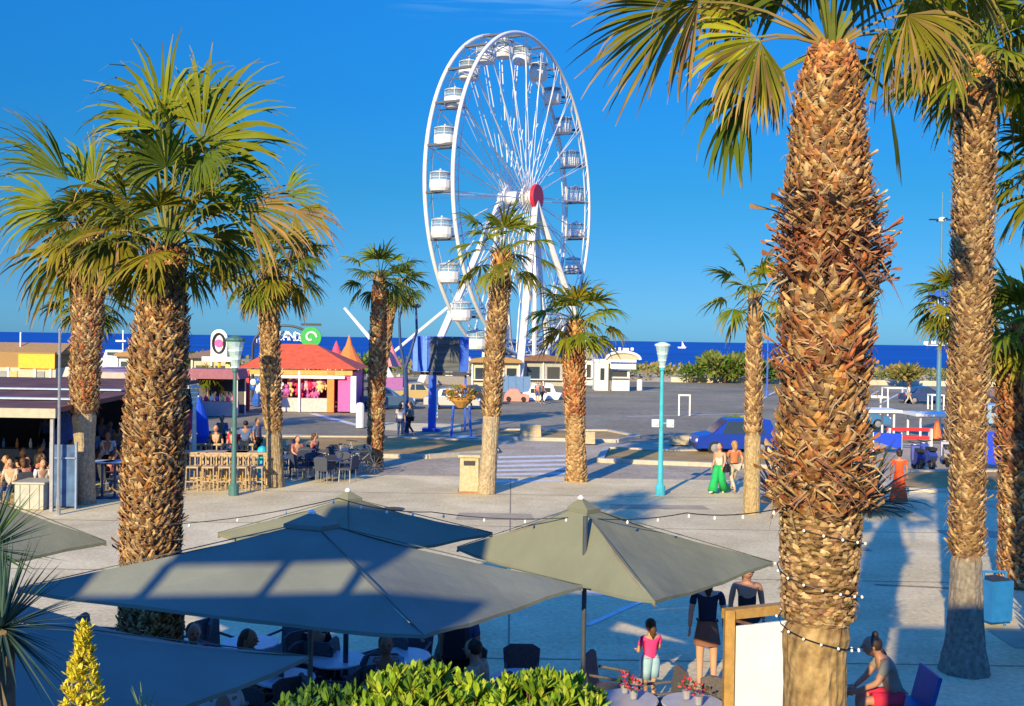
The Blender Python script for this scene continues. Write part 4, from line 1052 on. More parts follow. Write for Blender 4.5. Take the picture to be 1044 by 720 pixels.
b = MB(); b.box((xm-.15, BY-.05, 1.4), (.14, .12, 2.7)); b.build('post', dark, t)
b = MB(); b.box(((xm+x1)/2-.3, BY-.25, 1.3), (x1-xm-.8, .5, .08)); b.build('counter', C('counter grey', .5, .48, .5), t)
for px, py, w_, h, lab in ((652, 398, .55, 1.1, 'white bollard box just right of the white booth'), (367, 436, .45, 1.35, 'white bollard post standing in the road before the pink kiosk side')):
    p = at(px, py); b = MB(); b.lathe(p, [(w_/2, 0), (w_/2, h*.9), (w_*.4, h), (w_*.1, h*1.03)], 10); tag(b.build('bollard', white, None, loc=p), lab, 'bollard')
# tiny sail on the sea + moored white boat
p = aty(695, 355, 900); t = thing('sailing_boat', 'tiny white boat out at sea right of the lantern', 'boat', (p.x, 900, -.5)); b = MB(); b.prism([(-3, 0), (3, 0), (3.8, 1.2), (-3.6, 1.2)], -1, 1, ((p.x, 900, -.5), V((1, 0, 0)), UZ, V((0, 1, 0)))); b.build('hull', white, t); b = MB(); b.prism([(0, 1), (3, 1.2), (.2, 6)], -.1, .1, ((p.x, 900, -.5), V((1, 0, 0)), UZ, V((0, 1, 0)))); b.build('sail', white, t)
p = aty(120, 372, 128); t = thing('motor_yacht', 'white cabin boat beached behind the left palms', 'boat', (p.x, 128, 0)); b = MB(); z0 = 0
b.prism([(-1.9, .8), (1.9, .8), (2.4, 2.0), (-2.3, 2.0)], -1, 1, ((p.x, 128, 0), V((1, 0, 0)), UZ, V((0, 1, 0)))); b.build('hull', white, t); b = MB(); b.prism([(-1.5, 2.1), (1.4, 2.1), (.8, 3.0), (-1.2, 3.0)], -.7, .7, ((p.x, 128, 0), V((1, 0, 0)), UZ, V((0, 1, 0)))); b.box((p.x+.6, 128, 4.2), (.12, .1, 2.4)); b.box((p.x+.5, 128, 4.1), (1.2, 1.0, .2)); b.build('cabin', white, t); b = MB(); b.box((p.x-.1, 127.25, 2.55), (1.8, .08, .4)); b.build('window', glass, t); b = MB()
for q in (-1.2, 1.2): b.box((p.x+q, 128, .35), (.3, 1.6, .9))
b.build('cradle', dark, t)

# ------------------------------------------------------------------ billboard
Y = 57.5; x0, x1 = X(421, Y), X(478, Y); zt, zb = aty(445, 343, Y).z, aty(445, 379, Y).z
t = thing('billboard', 'blue billboard with a dark grey screen on blue pillar', 'billboard', ((x0+x1)/2, Y, 0))
b = MB(); b.box(((x0+x1)/2, Y+.2, (zt+zb)/2), (x1-x0, .5, zt-zb)); b.build('frame', blue, t)
b = MB(); b.box(((X(439, Y)+X(469, Y))/2, Y-.07, (zt+zb)/2), (X(469, Y)-X(439, Y), .06, zt-zb-.12)); b.build('screen', mat('led screen', (.07, .08, .085), .4, var=.5, scale=2.5, stretch=(.3, 1, 3)), t)
for px in (424, 433.5): b = MB(); b.box((X(px, Y), Y-.08, (zt+zb)/2), (.26, .05, zt-zb)); b.build('stripe', C('light blue stripe', .10, .25, .8), t)
b = MB(); b.box((X(441.5, Y), Y+.1, (zb)/2), (.42, .35, zb)); b.build('pillar', blue, t)
b = MB(); b.box((X(446.5, Y), Y-.02, 1.45), (.10, .2, 1.5)); b.build('panel_edge', white, t)
b = MB(); b.box((X(475, Y), Y+.3, zb/2), (.12, .12, zb)); b.box((X(441.5, Y), Y, .06), (1.0, .8, .12)); b.build('post', blue, t)
b = MB(); b.box(((x0+x1)/2, Y, zb-.1), (x1-x0+.1, .2, .16)); b.build('lower_rail', dark, t)
# golden basket on blue legs
p = at(470, 446); t = thing('flower_stand', 'golden flower basket on tall blue legs right of the billboard pillar', 'planter', p)
for dx in (-.5, .5): b = MB(); b.tube([p+V((dx, 0, 0)), p+V((dx*.8, 0, 1.6))], .07, 6); b.build('leg', blue, t)
b = MB(); b.lathe(p+V((0, 0, 1.5)), [(.2, 0), (.55, .35), (.62, .5)], 12); b.build('basket', C('golden basket', .55, .28, .06), t)
b = MB(); leafblob(b, p+V((0, 0, 2.15)), (.75, .6, .4), 320, .22, [(.55, .30, .05), (.45, .2, .05), (.15, .2, .04)]); b.build('flowers', LEAF, t, colattr=True)
b = MB(); b.box(p+V((.05, 0, .04)), (1.3, .6, .08)); b.build('foot', C('pale blue foot', .3, .5, .65), t)
# forked dark blue pole
Y = 54; base = at(414, 442)
t = thing('forked_lamp', 'dark blue forked lamp pole left of the billboard', 'street lamp', base); Y = base.y
b = MB(); b.tube([base, aty(414, 395, Y), aty(413, 375, Y)], [.16, .13, .12], 8); b.build('pole', C('dark blue pole', .02, .05, .16), t)
for tp in ([(413, 376), (408, 350), (407, 325), (411, 308)], [(413, 376), (419, 358), (425, 338), (424, 312)]):
    b = MB(); b.tube([aty(q[0], q[1], Y) for q in tp], [.1, .08, .07, .06], 6); e = aty(tp[-1][0], tp[-1][1], Y); b.ell(e, (.28, .22, .12), 8, 6); b.build('arm', MATS['dark blue pole'], t)

# ------------------------------------------------------------------ lantern street lamps
def lantern(px, pyb, ztop, lab, m, Y=None, hs_=1., cubes=False):
    p = at(px, pyb) if Y is None else V((X(px, Y), Y, 0)); t = thing('street_lamp', lab, 'street lamp', p); h = ztop; k = hs_
    b = MB(); b.lathe(p, [(.16, 0), (.16, .3), (.09, .38), (.075, 1.6), (.055, h-1.15*k), (.09, h-1.1*k), (.09, h-1.0*k)], 12); b.build('pole', m, t)
    b = MB(); b.lathe(p+V((0, 0, h-1.0*k)), [(.10*k, 0), (.14*k, .16*k), (.27*k, .82*k)], 12); b.build('lantern_glass', clear, t)
    for q, r in ((.0, .13), (.26, .17), (.52, .22)): b = MB(); b.lathe(p+V((0, 0, h-1.0*k+q*k)), [(r*k, 0), (r*k, .05*k)], 12); b.build('ring', C('lamp ring', .6, .8, .8, .3), t)
    b = MB(); b.lathe(p+V((0, 0, h-.18*k)), [(.28*k, 0), (.32*k, .05*k), (.30*k, .10*k), (.1*k, .18*k)], 14); b.build('cap', m if not cubes else C('lamp cap', .6, .78, .75, .4), t)
    if cubes:
        for s_ in (-.2, .28): b = MB(); b.box(p+V((s_, -.02, 2.35)), (.22, .22, .24)); b.lathe(p+V((s_, -.14, 2.35)), [(.09, 0), (.07, .06)], 10, axis=(0, -1, 0)); b.build('spotlight', white, t)
        b = MB(); b.box(p+V((.04, 0, 2.35)), (.4, .05, .05)); b.build('bracket', m, t)
    return t
lantern(673, 505, 4.98, 'turquoise lamp post with a glass lantern, standing alone on the square', teal, cubes=True, hs_=.82)
lantern(240, 0, 4.98, 'lamp post with a dark green square lantern in front of the kiosk', C('dark green iron', .06, .16, .15, .5), Y=33, hs_=1.0)
lantern(199, 0, 3.3, 'pale thin lamp post right behind the golden knobbly trunk', C('pale steel pole', .35, .5, .5), Y=36, hs_=.6)
# slim poles
for px, py, top, lab, m_ in ((61, 505, 338, 'pale slim pole in front of the dark bar', steel), (21, 392, 340, 'white flagpole beside the amber panel', white), (783, 400, 340, 'blue pole on the promenade right of the slender palm', blue)):
    Yp = {61: 29, 21: 98, 783: 100}[px]; p = V((X(px, Yp), Yp, 0)); e = aty(px, top, Yp); b = MB(); r = .045 if Yp < 50 else .09
    b.lathe(p, [(r*1.6, 0), (r*1.4, .4), (r, .5), (r*.8, e.z), (r*1.4, e.z+.02), (.01, e.z+.12)], 8); tag(b.build('pole', m_, None, loc=p), lab, 'pole')
# high mast
Y = 78; p = V((X(958, Y), Y, 0)); top = aty(958, 196, Y).z
t = thing('light_mast', 'very tall mast with cross arms and a blue sign, left of the grey-tan palm', 'light mast', p)
b = MB(); b.tube([p, V((p.x, Y, top*.5)), V((p.x, Y, top))], [.2, .13, .05], 8); b.build('pole', C('mast blue grey', .08, .2, .3), t)
zc = aty(958, 224, Y).z
for a in (0, 1.57): b = MB(); b.tube([V((p.x-.95*math.cos(a), Y-.95*math.sin(a), zc)), V((p.x+.95*math.cos(a), Y+.95*math.sin(a), zc))], .06, 5); b.build('cross_arm', dark, t)
b = MB(); b.ell(V((p.x, Y, zc)), (.28, .28, .2), 10, 6); b.build('hub_light', white, t)
z0, z1 = aty(957, 320, Y).z, aty(957, 296, Y).z
b = MB(); b.box((p.x-.1, Y-.2, (z0+z1)/2), (1.75, .12, (z1-z0))); b.build('sign_panel', blue, t)
text('IIII', .9, C('sign pale blue', .3, .55, .8), t, (p.x-.15, Y-.29, (z0+z1)/2), name='sign_marks')
for zz, wd in ((325, .9), (332, .7), (350, 2.2)):
    b = MB(); q = aty(958, zz, Y).z; 
    for k in range(5): b.box((p.x-wd/2+wd*k/4, Y-.25, q+.05*(k % 2)), (wd*.16, .1, .22))
    b.box((p.x, Y-.2, q-.16), (wd, .08, .06)); b.build('small_sign', white, t)

# ------------------------------------------------------------------ blocks, bins, frames
def block(px0, px1, pyb, pyt, lab, m=stone, dep=None, name='stone_block', cat='block'):
    p = at((px0+px1)/2, pyb); k = p.y/F_PX; wd = (px1-px0)*k; h = (pyb-pyt)*k; dep = dep or wd*.8
    b = MB(); b.box(p+V((0, dep/2, h/2)), (wd, dep, h), taper=.94); b.box(p+V((0, dep/2, h*.985)), (wd*1.02, dep*1.02, h*.10), taper=.97)
    o = b.build(name, m, None, loc=p); mod = o.modifiers.new('bev', 'BEVEL'); mod.width = .03; mod.segments = 2
    return tag(o, lab, cat)
block(530, 552, 446, 434, 'low beige stone block behind the palm in front of the wheel')
block(594, 607, 453, 441, 'low beige stone block partly hidden by the reddish trunk')
block(684, 704, 454, 445, 'low beige stone block left of the blue car')
# stone litter bin by the scaly palm
p = at(478, 503); t = thing('litter_bin', 'square beige stone litter bin against the scaly palm trunk', 'bin', p)
b = MB(); b.box(p+V((0, .3, .6)), (.62, .6, 1.14), taper=.95); b.build('body', stone, t); b = MB(); b.box(p+V((0, .3, 1.2)), (.72, .7, .08)); b.build('lid', stone, t)
b = MB(); b.box(p+V((0, .3, .03)), (.72, .7, .06)); b.build('foot', C('rusty foot', .3, .15, .06), t); b = MB(); b.box(p+V((0, -.02, .98)), (.36, .03, .14)); b.build('slot', dark, t)
p = at(267, 494); t = thing('waste_bin', 'small bright turquoise post bin beside the wooden bar stools', 'bin', p)
b = MB(); b.lathe(p, [(.13, 0), (.15, .05), (.17, .6), (.17, 1.15), (.12, 1.25), (.02, 1.3)], 12); b.build('body', C('bright turquoise', .02, .45, .62, .4), t); b = MB(); b.lathe(p, [(.22, 0), (.22, .04)], 12); b.build('foot', dark, t); b = MB(); b.box(p+V((0, -.17, 1.0)), (.18, .03, .1)); b.build('slot', dark, t)
# blue bin by right-edge palm
p = at(1013, 638); t = thing('litter_bin', 'turquoise-blue open litter bin at the foot of the right-edge palm', 'bin', p)
b = MB(); b.box(p+V((0, 0, .48)), (.44, .4, .72), .3, taper=1.06); b.build('body', C('bin blue', .02, .17, .42, .45), t)
b = MB()
for sx in (-.2, .2): b.tube([p+V((sx, 0, 0)), p+V((sx, 0, .98))], .025, 6)
b.tube([p+V((-.2, 0, .97)), p+V((.2, 0, .97))], .025, 6); b.build('stand', MATS['bin blue'], t); b = MB(); b.box(p+V((0, 0, .86)), (.38, .34, .02), .3); b.build('opening', dark, t)
def frame(px0, px1, pyb, pyt, lab, top=False, dep=1.6, cat='frame'):
    p = at((px0+px1)/2, pyb); k = p.y/F_PX; wd = (px1-px0)*k; h = (pyb-pyt)*k; t = thing('metal_frame', lab, cat, p)
    for sx in (-1, 1):
        for y_ in ((0, dep) if dep else (0,)):
            b = MB(); b.box(p+V((sx*wd/2, y_, h/2)), (.09, .09, h)); b.build('leg', white, t)
    b = MB(); b.box(p+V((0, 0, h)), (wd+.1, .1, .1)); 
    if dep: b.box(p+V((0, dep, h)), (wd+.1, .1, .1)); b.box(p+V((-wd/2, dep/2, h)), (.08, dep, .08)); b.box(p+V((wd/2, dep/2, h)), (.08, dep, .08))
    b.build('rail', white, t)
    if top: b = MB(); b.box(p+V((0, dep/2, h+.1)), (wd+.7, dep+.6, .14)); b.build('roof', white, t)
    return t
frame(692, 703, 424, 403, 'small white goal-shaped frame alone on the asphalt', dep=0)
frame(880, 911, 446, 421, 'white roofed shelter frame nearest, right of the massive trunk', True, 1.8, 'shelter')
frame(938, 972, 447, 425, 'white roofed shelter frame behind the motor scooters', True, 1.8, 'shelter')
frame(868, 905, 424, 405, 'open white rail frame behind the nearest shelter', False, 1.5)
frame(905, 926, 408, 396, 'farthest low white frame near the dunes', False, 1.5)
frame(950, 962, 418, 403, 'white box frame at the foot of the tall mast', False, .8)
# red barrier
p = at(927, 458); t = thing('barrier', 'red and white barrier between the two white shelters', 'barrier', p); b = MB()
for z in (.55, .95): b.box(p+V((0, 0, z)), (2.2, .06, .16))
b.build('board', red, t)
for sx in (-1, 1): b = MB(); b.box(p+V((sx*1.0, 0, .5)), (.08, .35, 1.0)); b.build('leg', white, t)
# traffic cone
p = at(955, 448); t = thing('traffic_cone', 'orange cone-shaped sign in front of the second shelter', 'cone', p); b = MB(); b.lathe(p, [(.32, .05), (.28, .08), (.08, 1.0), (.05, 1.02)], 12); b.build('cone', C('signal orange', .8, .16, .04), t); b = MB(); b.box(p+V((0, 0, .03)), (.7, .7, .06)); b.build('foot', dark, t)
# blue banners
for px, pyb, pyt, wd, lab in ((905, 462, 441, 1.3, 'slanting blue banner board beneath the nearest white shelter'), (1011, 478, 437, 1.35, 'upright royal blue banner between the two right palms')):
    p = at(px, pyb); k = p.y/F_PX; h = (pyb-pyt)*k; t = thing('banner', lab, 'banner', p)
    b = MB(); b.poly([p+V((-wd/2, 0, h*(.9 if px > 950 else 1))), p+V((-wd/2, 0, .15*h if px > 950 else .6*h)), p+V((wd/2, .02, .12)), p+V((wd/2, .02, h*.95))]); o = b.build('cloth', C('royal blue', .01, .06, .62), t); o.modifiers.new('s', 'SOLIDIFY').thickness = .03
    b = MB()
    for sx in (-1, 1): b.tube([p+V((sx*wd/2, .05, 0)), p+V((sx*wd/2, .05, h))], .03, 5)
    b.build('pole', white, t)

# ------------------------------------------------------------------ cars
def car(lab, p, rz, colr, L=4.2, H=1.45, van=False, lights_=True, group='cars in the seafront lot'):
    t = thing('parked_car', lab, 'car', (0, 0, 0), group); m = mat('car '+str(colr), colr, .28, metal=.2, var=.03, spec=.7); W_ = .86
    b = MB()
    if van: prof = [(-L/2, .3), (-L/2, .95), (-L/2+.12, 1.0), (-L/2+.35, H*.98), (L/2-1.5, H), (L/2-.75, .98), (L/2-.08, .82), (L/2, .5), (L/2, .3)]
    else: prof = [(-L/2, .32), (-L/2, .78), (-L/2+.1, .88), (-L/2+.75, .92), (-L/2+1.15, H*.95), (L/2-1.9, H), (L/2-1.15, .93), (L/2-.15, .74), (L/2, .52), (L/2, .3)]
    # lofted across the width: lower body wide, roof narrower
    secs = []
    for y, sc in ((-W_, 0), (-W_*.97, 1), (0, 1), (W_*.97, 1), (W_, 0)):
        row = []
        for x_, z in prof:
            up_ = max(0, z-.92)/(H-.92+1e-6); yy = y*(1-.16*min(1, up_)); xx = x_*(1 if sc else .985); zz = z if sc else .3+(z-.3)*.985
            row.append(b.vert((xx, yy, zz)))
        secs.append(row)
    n = len(prof)
    for a, c in zip(secs, secs[1:]):
        for j in range(n): b.face(a[j], a[(j+1) % n], c[(j+1) % n], c[j])
    b.face(*secs[0][::-1]); b.face(*secs[-1]); b.build('body', m, t)
    ga = -L/2+ (.5 if van else 1.15); gb = L/2-(1.5 if van else 1.85)
    for s_ in (-1, 1):
        for (u0, u1) in ((ga+.1, (ga+gb)/2-.04), ((ga+gb)/2+.04, gb+.1)):
            b = MB(); y0, y1 = s_*(W_*.995), s_*(W_*.86+.0)
            q = [(u0, y0+s_*.004, .96), (u1+(.25 if u1 > (ga+gb)/2+.1 else 0), y0+s_*.004, .96), (u1, y1+s_*.022, H-.1), (u0+(.12 if u0 < ga+.2 else 0), y1+s_*.022, H-.1)]
            b.poly(q if s_ < 0 else q[::-1]); b.build('side_window', glass, t)
    i0 = 4; xw0, xw1 = (L/2-1.5, L/2-.75) if van else (L/2-1.9, L/2-1.15); z0_, z1_ = H-.04, .98
    b = MB(); o_ = .02; b.poly([(xw0+o_+.06, -.66, z0_-.02), (xw1+o_, -.74, z1_), (xw1+o_, .74, z1_), (xw0+o_+.06, .66, z0_-.02)]); b.build('windscreen', glass, t)
    xr0, xr1 = (-L/2+.35, -L/2+.12) if van else (-L/2+1.15, -L/2+.75)
    b = MB(); b.poly([(xr0-.05, -.66, H*.93), (xr0-.05, .66, H*.93), (xr1-.02, .72, 1.02), (xr1-.02, -.72, 1.02)]); b.build('rear_window', glass, t)
    for x_ in (-L/2+.8, L/2-.82):
        for s_ in (-1, 1):
            b = MB(); b.lathe((x_, s_*(W_-.1), .32), [(.30, -.1), (.32, -.07), (.32, .07), (.30, .1)], 18, axis=(0, s_, 0)); w_ = b.build('wheel', rubber, t)
            b = MB(); b.lathe((x_, s_*(W_-.005), .32), [(.2, -.01), (.19, .02), (.05, .03)], 12, axis=(0, s_, 0)); w2 = b.build('rim', steel, w_)
    for s_ in (-1, 1):
        b = MB(); b.ell((L/2-.06, s_*.62, .64), (.08, .17, .09), 8, 6); b.build('headlight', C('lamp lens', .85, .88, .9, .1), t)
        b = MB(); b.box((-L/2+.01, s_*.66, .74), (.05, .2, .18)); b.build('tail_light', C('tail lens', .5, .01, .01, .2), t)
    b = MB(); b.box((L/2, 0, .42), (.06, 1.3, .16)); b.build('bumper', dark, t)
    t.location = (p[0], p[1], -.05); t.rotation_euler = (0, 0, rz); return t
car('bright blue car behind the two women and the slender palm', V((X(752, 47.6), 48.2, 0)), R(183), (.01, .045, .36), 3.7, 1.62, True)
pc = [(395, 400, 75, .1, (.05, .10, .2), 'dark blue car parked between narrow palm and forked lamp'), (462, 405, 76, .0, (.5, .48, .45), 'beige car parked behind the golden flower basket'), (486, 402, 82, .1, (.04, .04, .05), 'black car parked left of the blue hoarding'),
      (944, 410, 92, 0, (.03, .06, .16), 'dark blue car parked at the foot of the tall mast'), (1014, 425, 66, .2, (.35, .5, .58), 'pale blue car between the two right palms'), (872, 430, 64, 0, (.06, .2, .4), 'blue car just right of the massive trunk under the rail frame'), (990, 414, 90, .1, (.04, .05, .08), 'dark car mostly hidden behind the grey-tan palm'), (428, 402, 84, .15, (.55, .4, .15), 'ochre car under the billboard left of its pillar')]
for px, py, Y, rz, c, lab in pc: car(lab, V((X(px, Y), Y, 0)), rz, c, 4.0, 1.5, False)

# ------------------------------------------------------------------ two wheelers
def bike(lab, p, rz, c, motor=False, grp=None):
    t = thing('motor_scooter' if motor else 'bicycle', lab, 'scooter' if motor else 'bicycle', (0, 0, 0), grp); m = mat('bike '+str(c), c, .4, var=.03)
    r = .27 if motor else .34; wb = 1.2 if motor else 1.05
    for x_ in (0, wb):
        b = MB(); b.tube([(x_+r*math.cos(a), 0, r+r*math.sin(a)) for a in [2*math.pi*k/20 for k in range(20)]], .06 if motor else .02, 6, closed=True)
        w_ = b.build('wheel', rubber, t); b = MB()
        for k in range(6): a = math.pi*k/6; b.tube([(x_-r*math.cos(a), 0, r-r*math.sin(a)), (x_+r*math.cos(a), 0, r+r*math.sin(a))], .012 if motor else .005, 4)
        b.build('spokes', steel, w_)
    b = MB()
    if motor:
        b.prism([(-.25, .55), (.1, .75), (.45, .72), (.5, .35), (.8, .33), (.95, .9), (1.1, .95), (1.12, .4), (.95, .2), (.3, .2), (-.1, .35)], -.16, .16, (V((0, 0, 0)), V((1, 0, 0)), UZ, V((0, -1, 0)))); b.build('body', m, t)
        b = MB(); b.box((.12, 0, .80), (.65, .28, .12)); b.build('seat', black, t); b = MB(); b.tube([(1.0, -.3, 1.08), (1.02, 0, 1.0), (1.0, .3, 1.08)], .02, 5); b.build('handlebar', black, t); b = MB(); b.ell((1.12, 0, .9), (.08, .09, .08), 8, 6); b.build('headlight', white, t)
    else:
        for q in (((0, 0, r), (.35, 0, r-.02)), ((.35, 0, r-.02), (.22, 0, .85)), ((.22, 0, .82), (.82, 0, .85)), ((.35, 0, r-.02), (.84, 0, .75)), ((0, 0, r), (.24, 0, .78)), ((.80, 0, .95), (wb, 0, r))): b.tube(q, .018, 5)
        b.build('frame', m, t); b = MB(); b.ell((.2, 0, .92), (.13, .07, .03), 8, 4); b.build('saddle', black, t); b = MB(); b.tube([(.85, -.28, 1.0), (.78, -.1, 1.02), (.78, .1, 1.02), (.85, .28, 1.0)], .014, 5); b.build('handlebar', black, t)
    t.location = p; t.rotation_euler = (0, 0, rz); return t
for px, py, rz, c, mo, lab in ((330, 482, .5, (.6, .62, .6), False, 'silver bicycle leaning among the dark cafe tables'), (343, 478, 1.0, (.5, .52, .5), False, 'second pale bicycle, right of the silver one'), (352, 484, .2, (.05, .08, .12), False, 'dark bicycle nearest the narrow two-tone palm'),
                              (966, 475, 1.3, (.3, .3, .33), True, 'grey scooter beside the tall grey-tan palm'), (950, 478, 1.5, (.03, .06, .3), True, 'blue scooter parked left of the grey one'), (938, 480, 1.4, (.03, .05, .25), True, 'blue scooter nearest the orange dress')):
    q = at(px, py); bike(lab, V((q.x, q.y, .0)), rz, c, mo)

# ------------------------------------------------------------------ terrace furniture on the square
def high_table(lab, p, rz=0):
    t = thing('bar_table', lab, 'table', p, 'wooden bar tables on the square'); 
    b = MB(); b.box(p+V((0, 0, 1.08)), (1.5, .7, .06), rz); b.build('tabletop', wood, t)
    for sx in (-.68, .68):
        for sy in (-.3, .3): b = MB(); b.box(p+V((sx, sy, .53)), (.07, .07, 1.05)); b.build('leg', wood, t)
    for sy in (-.3, .3): b = MB(); b.box(p+V((0, sy, .25)), (1.3, .05, .06)); b.build('foot_rail', wood, t)
    return t
def stool(p):
    t = thing('bar_stool', 'slatted wooden bar stool in the row at the bar tables', 'stool', p, 'wooden bar stools on the square')
    b = MB(); b.box(p+V((0, 0, .76)), (.4, .4, .05)); b.build('seat', wood, t)
    for sx in (-.17, .17):
        for sy in (-.17, .17): b = MB(); b.tube([p+V((sx*1.15, sy*1.15, 0)), p+V((sx, sy, .76))], .022, 5); b.build('leg', wood, t)
    b = MB()
    for sx in (-.17, 0, .17): b.box(p+V((sx, .18, .93)), (.04, .03, .34))
    b.box(p+V((0, .18, 1.1)), (.42, .03, .07)); b.build('backrest', wood, t)
    for sy in (-.18, .18): b = MB(); b.box(p+V((0, sy, .3)), (.36, .02, .03)); b.build('stretcher', wood, t)
    return t
for i, (px, lab) in enumerate(((207, 'wooden bar table nearest the golden trunk'), (230, 'middle wooden bar table of the row'), (253, 'wooden bar table beside the turquoise post bin'))):
    q = at(px, 494+0*i); high_table(lab, q)
for k in range(9):
    q = at(197+k*8.2, 498 if k % 2 else 500); s0 = stool(q) if k == 0 else copy_tree(s0, q)
for k in range(6):
    q = at(201+k*10.5, 484); c = copy_tree(s0, q, R(180))
def cafe_chair(lab=None, grp='dark cafe chairs on the square', m=None, cat='chair'):
    m = m or C('dark rattan', .05, .06, .09, .8, var=.3, scale=40)
    t = thing('cafe_chair', lab or 'dark woven cafe chair at the tables left of the zebra crossing', cat, (0, 0, 0), grp)
    b = MB(); b.box((0, 0, .45), (.46, .46, .06)); b.build('seat', m, t)
    b = MB(); b.prism([(-.22, 0), (.22, 0), (.25, .40), (.15, .46), (-.15, .46), (-.25, .40)], -.02, .02, (V((0, .23, .46)), V((1, 0, 0)), V((0, .15, 1)).normalized(), V((0, 1, -.15)).normalized())); b.build('backrest', m, t)
    for sx in (-.2, .2):
        b = MB(); b.tube([(sx, -.2, .66), (sx*1.05, .22, .68)], .02, 5); b.tube([(sx, -.2, .45), (sx, -.2, .66)], .016, 5); b.build('armrest', m, t)
        for sy in (-.2, .2): b = MB(); b.tube([(sx*1.08, sy*1.08, 0), (sx, sy, .45)], .016, 5); b.build('leg', steel, t)
    return t
def cafe_table(lab, p, m, r=.36, grp='round cafe tables', h=.74):
    t = thing('cafe_table', lab, 'table', p, grp); b = MB(); b.lathe(p+V((0, 0, h-.03)), [(r, 0), (r+.01, .015), (r, .03)], 20); b.build('tabletop', m, t)
    b = MB(); b.tube([p+V((0, 0, .02)), p+V((0, 0, h-.03))], .03, 8); b.build('column', dark, t); b = MB(); b.lathe(p, [(.24, 0), (.22, .03), (.05, .05)], 16); b.build('foot', dark, t); return t
ch0 = cafe_chair(); first = True
for k, (px, py) in enumerate(((296, 486), (312, 478), (322, 488), (338, 490), (300, 474), (356, 480))):
    q = at(px, py); cafe_table('dark round table in the blue shade left of the narrow palm', q, C('dark table', .05, .07, .12, .5), grp='dark round tables in the shade')
    for a in (0.4, 2.0, 3.6, 5.2):
        l = V((q.x+.62*math.sin(a+k), q.y-.62*math.cos(a+k)*-1, 0)); 
        if first: ch0.location = l; ch0.rotation_euler = (0, 0, -(a+k)); first = False
        else: copy_tree(ch0, l, -(a+k))
# terrace under our parasols
wick = C('terrace wicker', .10, .09, .10, .8, var=.3, scale=40)
tc0 = cafe_chair('dark wicker chair at the terrace tables under the parasols', 'wicker chairs under the parasols', wick)
white_top = C('marble top', .62, .62, .62, .3); tt0 = None; first = True; TT = []
spots = [(225, 712), (290, 690), (345, 672), (395, 705), (445, 690), (330, 730), (150, 640), (255, 655), (205, 690), (410, 668), (480, 735)]
for k, (px, py) in enumerate(spots):
    q = at(px, py+ (40 if False else 0), .74); p = V((q.x, q.y, 0)); TT.append(p)
    cafe_table('round pale-topped table in the shade under the parasols', p, white_top, .38, 'pale terrace tables')
    for a in (.3, 1.9, 3.4, 5.0):
        l = V((p.x+.66*math.sin(a+k), p.y-.66*math.cos(a+k), 0)); rz = a+k+math.pi
        if first: tc0.location = l; tc0.rotation_euler = (0, 0, rz); first = False
        else: copy_tree(tc0, l, rz)
# table with a round dark chair back bottom centre, tables by the girl
for (px, py, lab) in ((530, 690, 'white round table with a dark rounded chair, left of the parasol pole'), (640, 712, 'grey table with flowers nearest the girl in pink'), (706, 716, 'grey table in front of the dark-dressed person')):
    q = at(px, py, .74); p = V((q.x, q.y, 0)); cafe_table(lab, p, C('grey top', .45, .45, .5, .4), .36, 'pale terrace tables')
q = at(532, 672, .8); c = cafe_chair('dark chair with a high rounded back at the white round table', 'chairs by the open part of the terrace', wick); c.location = (q.x, q.y, 0)
for px, py, rz in ((622, 700, 1.2), (672, 716, -1.4), (742, 718, 2.6)):
    q = at(px, py, .5); copy_tree(c, V((q.x, q.y, 0)), rz, 'grey wicker chair around the tables beside the girl in pink')
# red napkins/flowers on tables
for (px, py) in ((637, 706), (700, 712), (712, 718), (646, 712)):
    q = at(px, py, .77); t = thing('table_flowers', 'small pot of red flowers on the tables beside the girl in pink', 'flowers', q, 'red flower pots on the terrace tables')
    b = MB(); b.lathe(q, [(.04, 0), (.055, .1)], 10); b.build('pot', C('pot grey', .3, .3, .35), t); b = MB(); leafblob(b, q+V((0, 0, .16)), (.09, .09, .07), 60, .05, [(.6, .03, .06), (.7, .1, .15), (.06, .12, .03)]); b.build('blooms', LEAF, t, colattr=True)

# ------------------------------------------------------------------ white board with timber frame
BYY = 11.9; x0, x1 = X(744, BYY), X(840, BYY); zt = aty(760, 622, BYY).z
t = thing('notice_board', 'big blank white board in an ochre timber frame left of the massive trunk', 'board', ((x0+x1)/2, BYY, 0))
b = MB(); b.box((x0+.05, BYY, zt/2), (.11, .11, zt)); b.build('post', wood2, t); b = MB(); b.box((x1, BYY+.45, zt/2), (.11, .11, zt)); b.build('post', wood2, t)
dX = V((x1-x0, .45, 0)).normalized(); b = MB(); b.box(((x0+x1)/2, BYY+.225, zt-.05), (x1-x0+.1, .12, .11), math.atan2(.45, x1-x0)); b.build('top_rail', wood2, t)
b = MB(); b.box(((x0+x1)/2+.03, BYY+.19, (zt-.17)/2+.05), (x1-x0-.12, .03, zt-.30), math.atan2(.45, x1-x0)); b.build('panel', C('white board', .80, .80, .78, .45, var=.07, scale=2.5), t)
b = MB(); b.tube([(x0+.1, BYY+.02, zt-.12), (x1-.02, BYY+.38, zt-.42)], .022, 4); b.build('brace', brown, t)

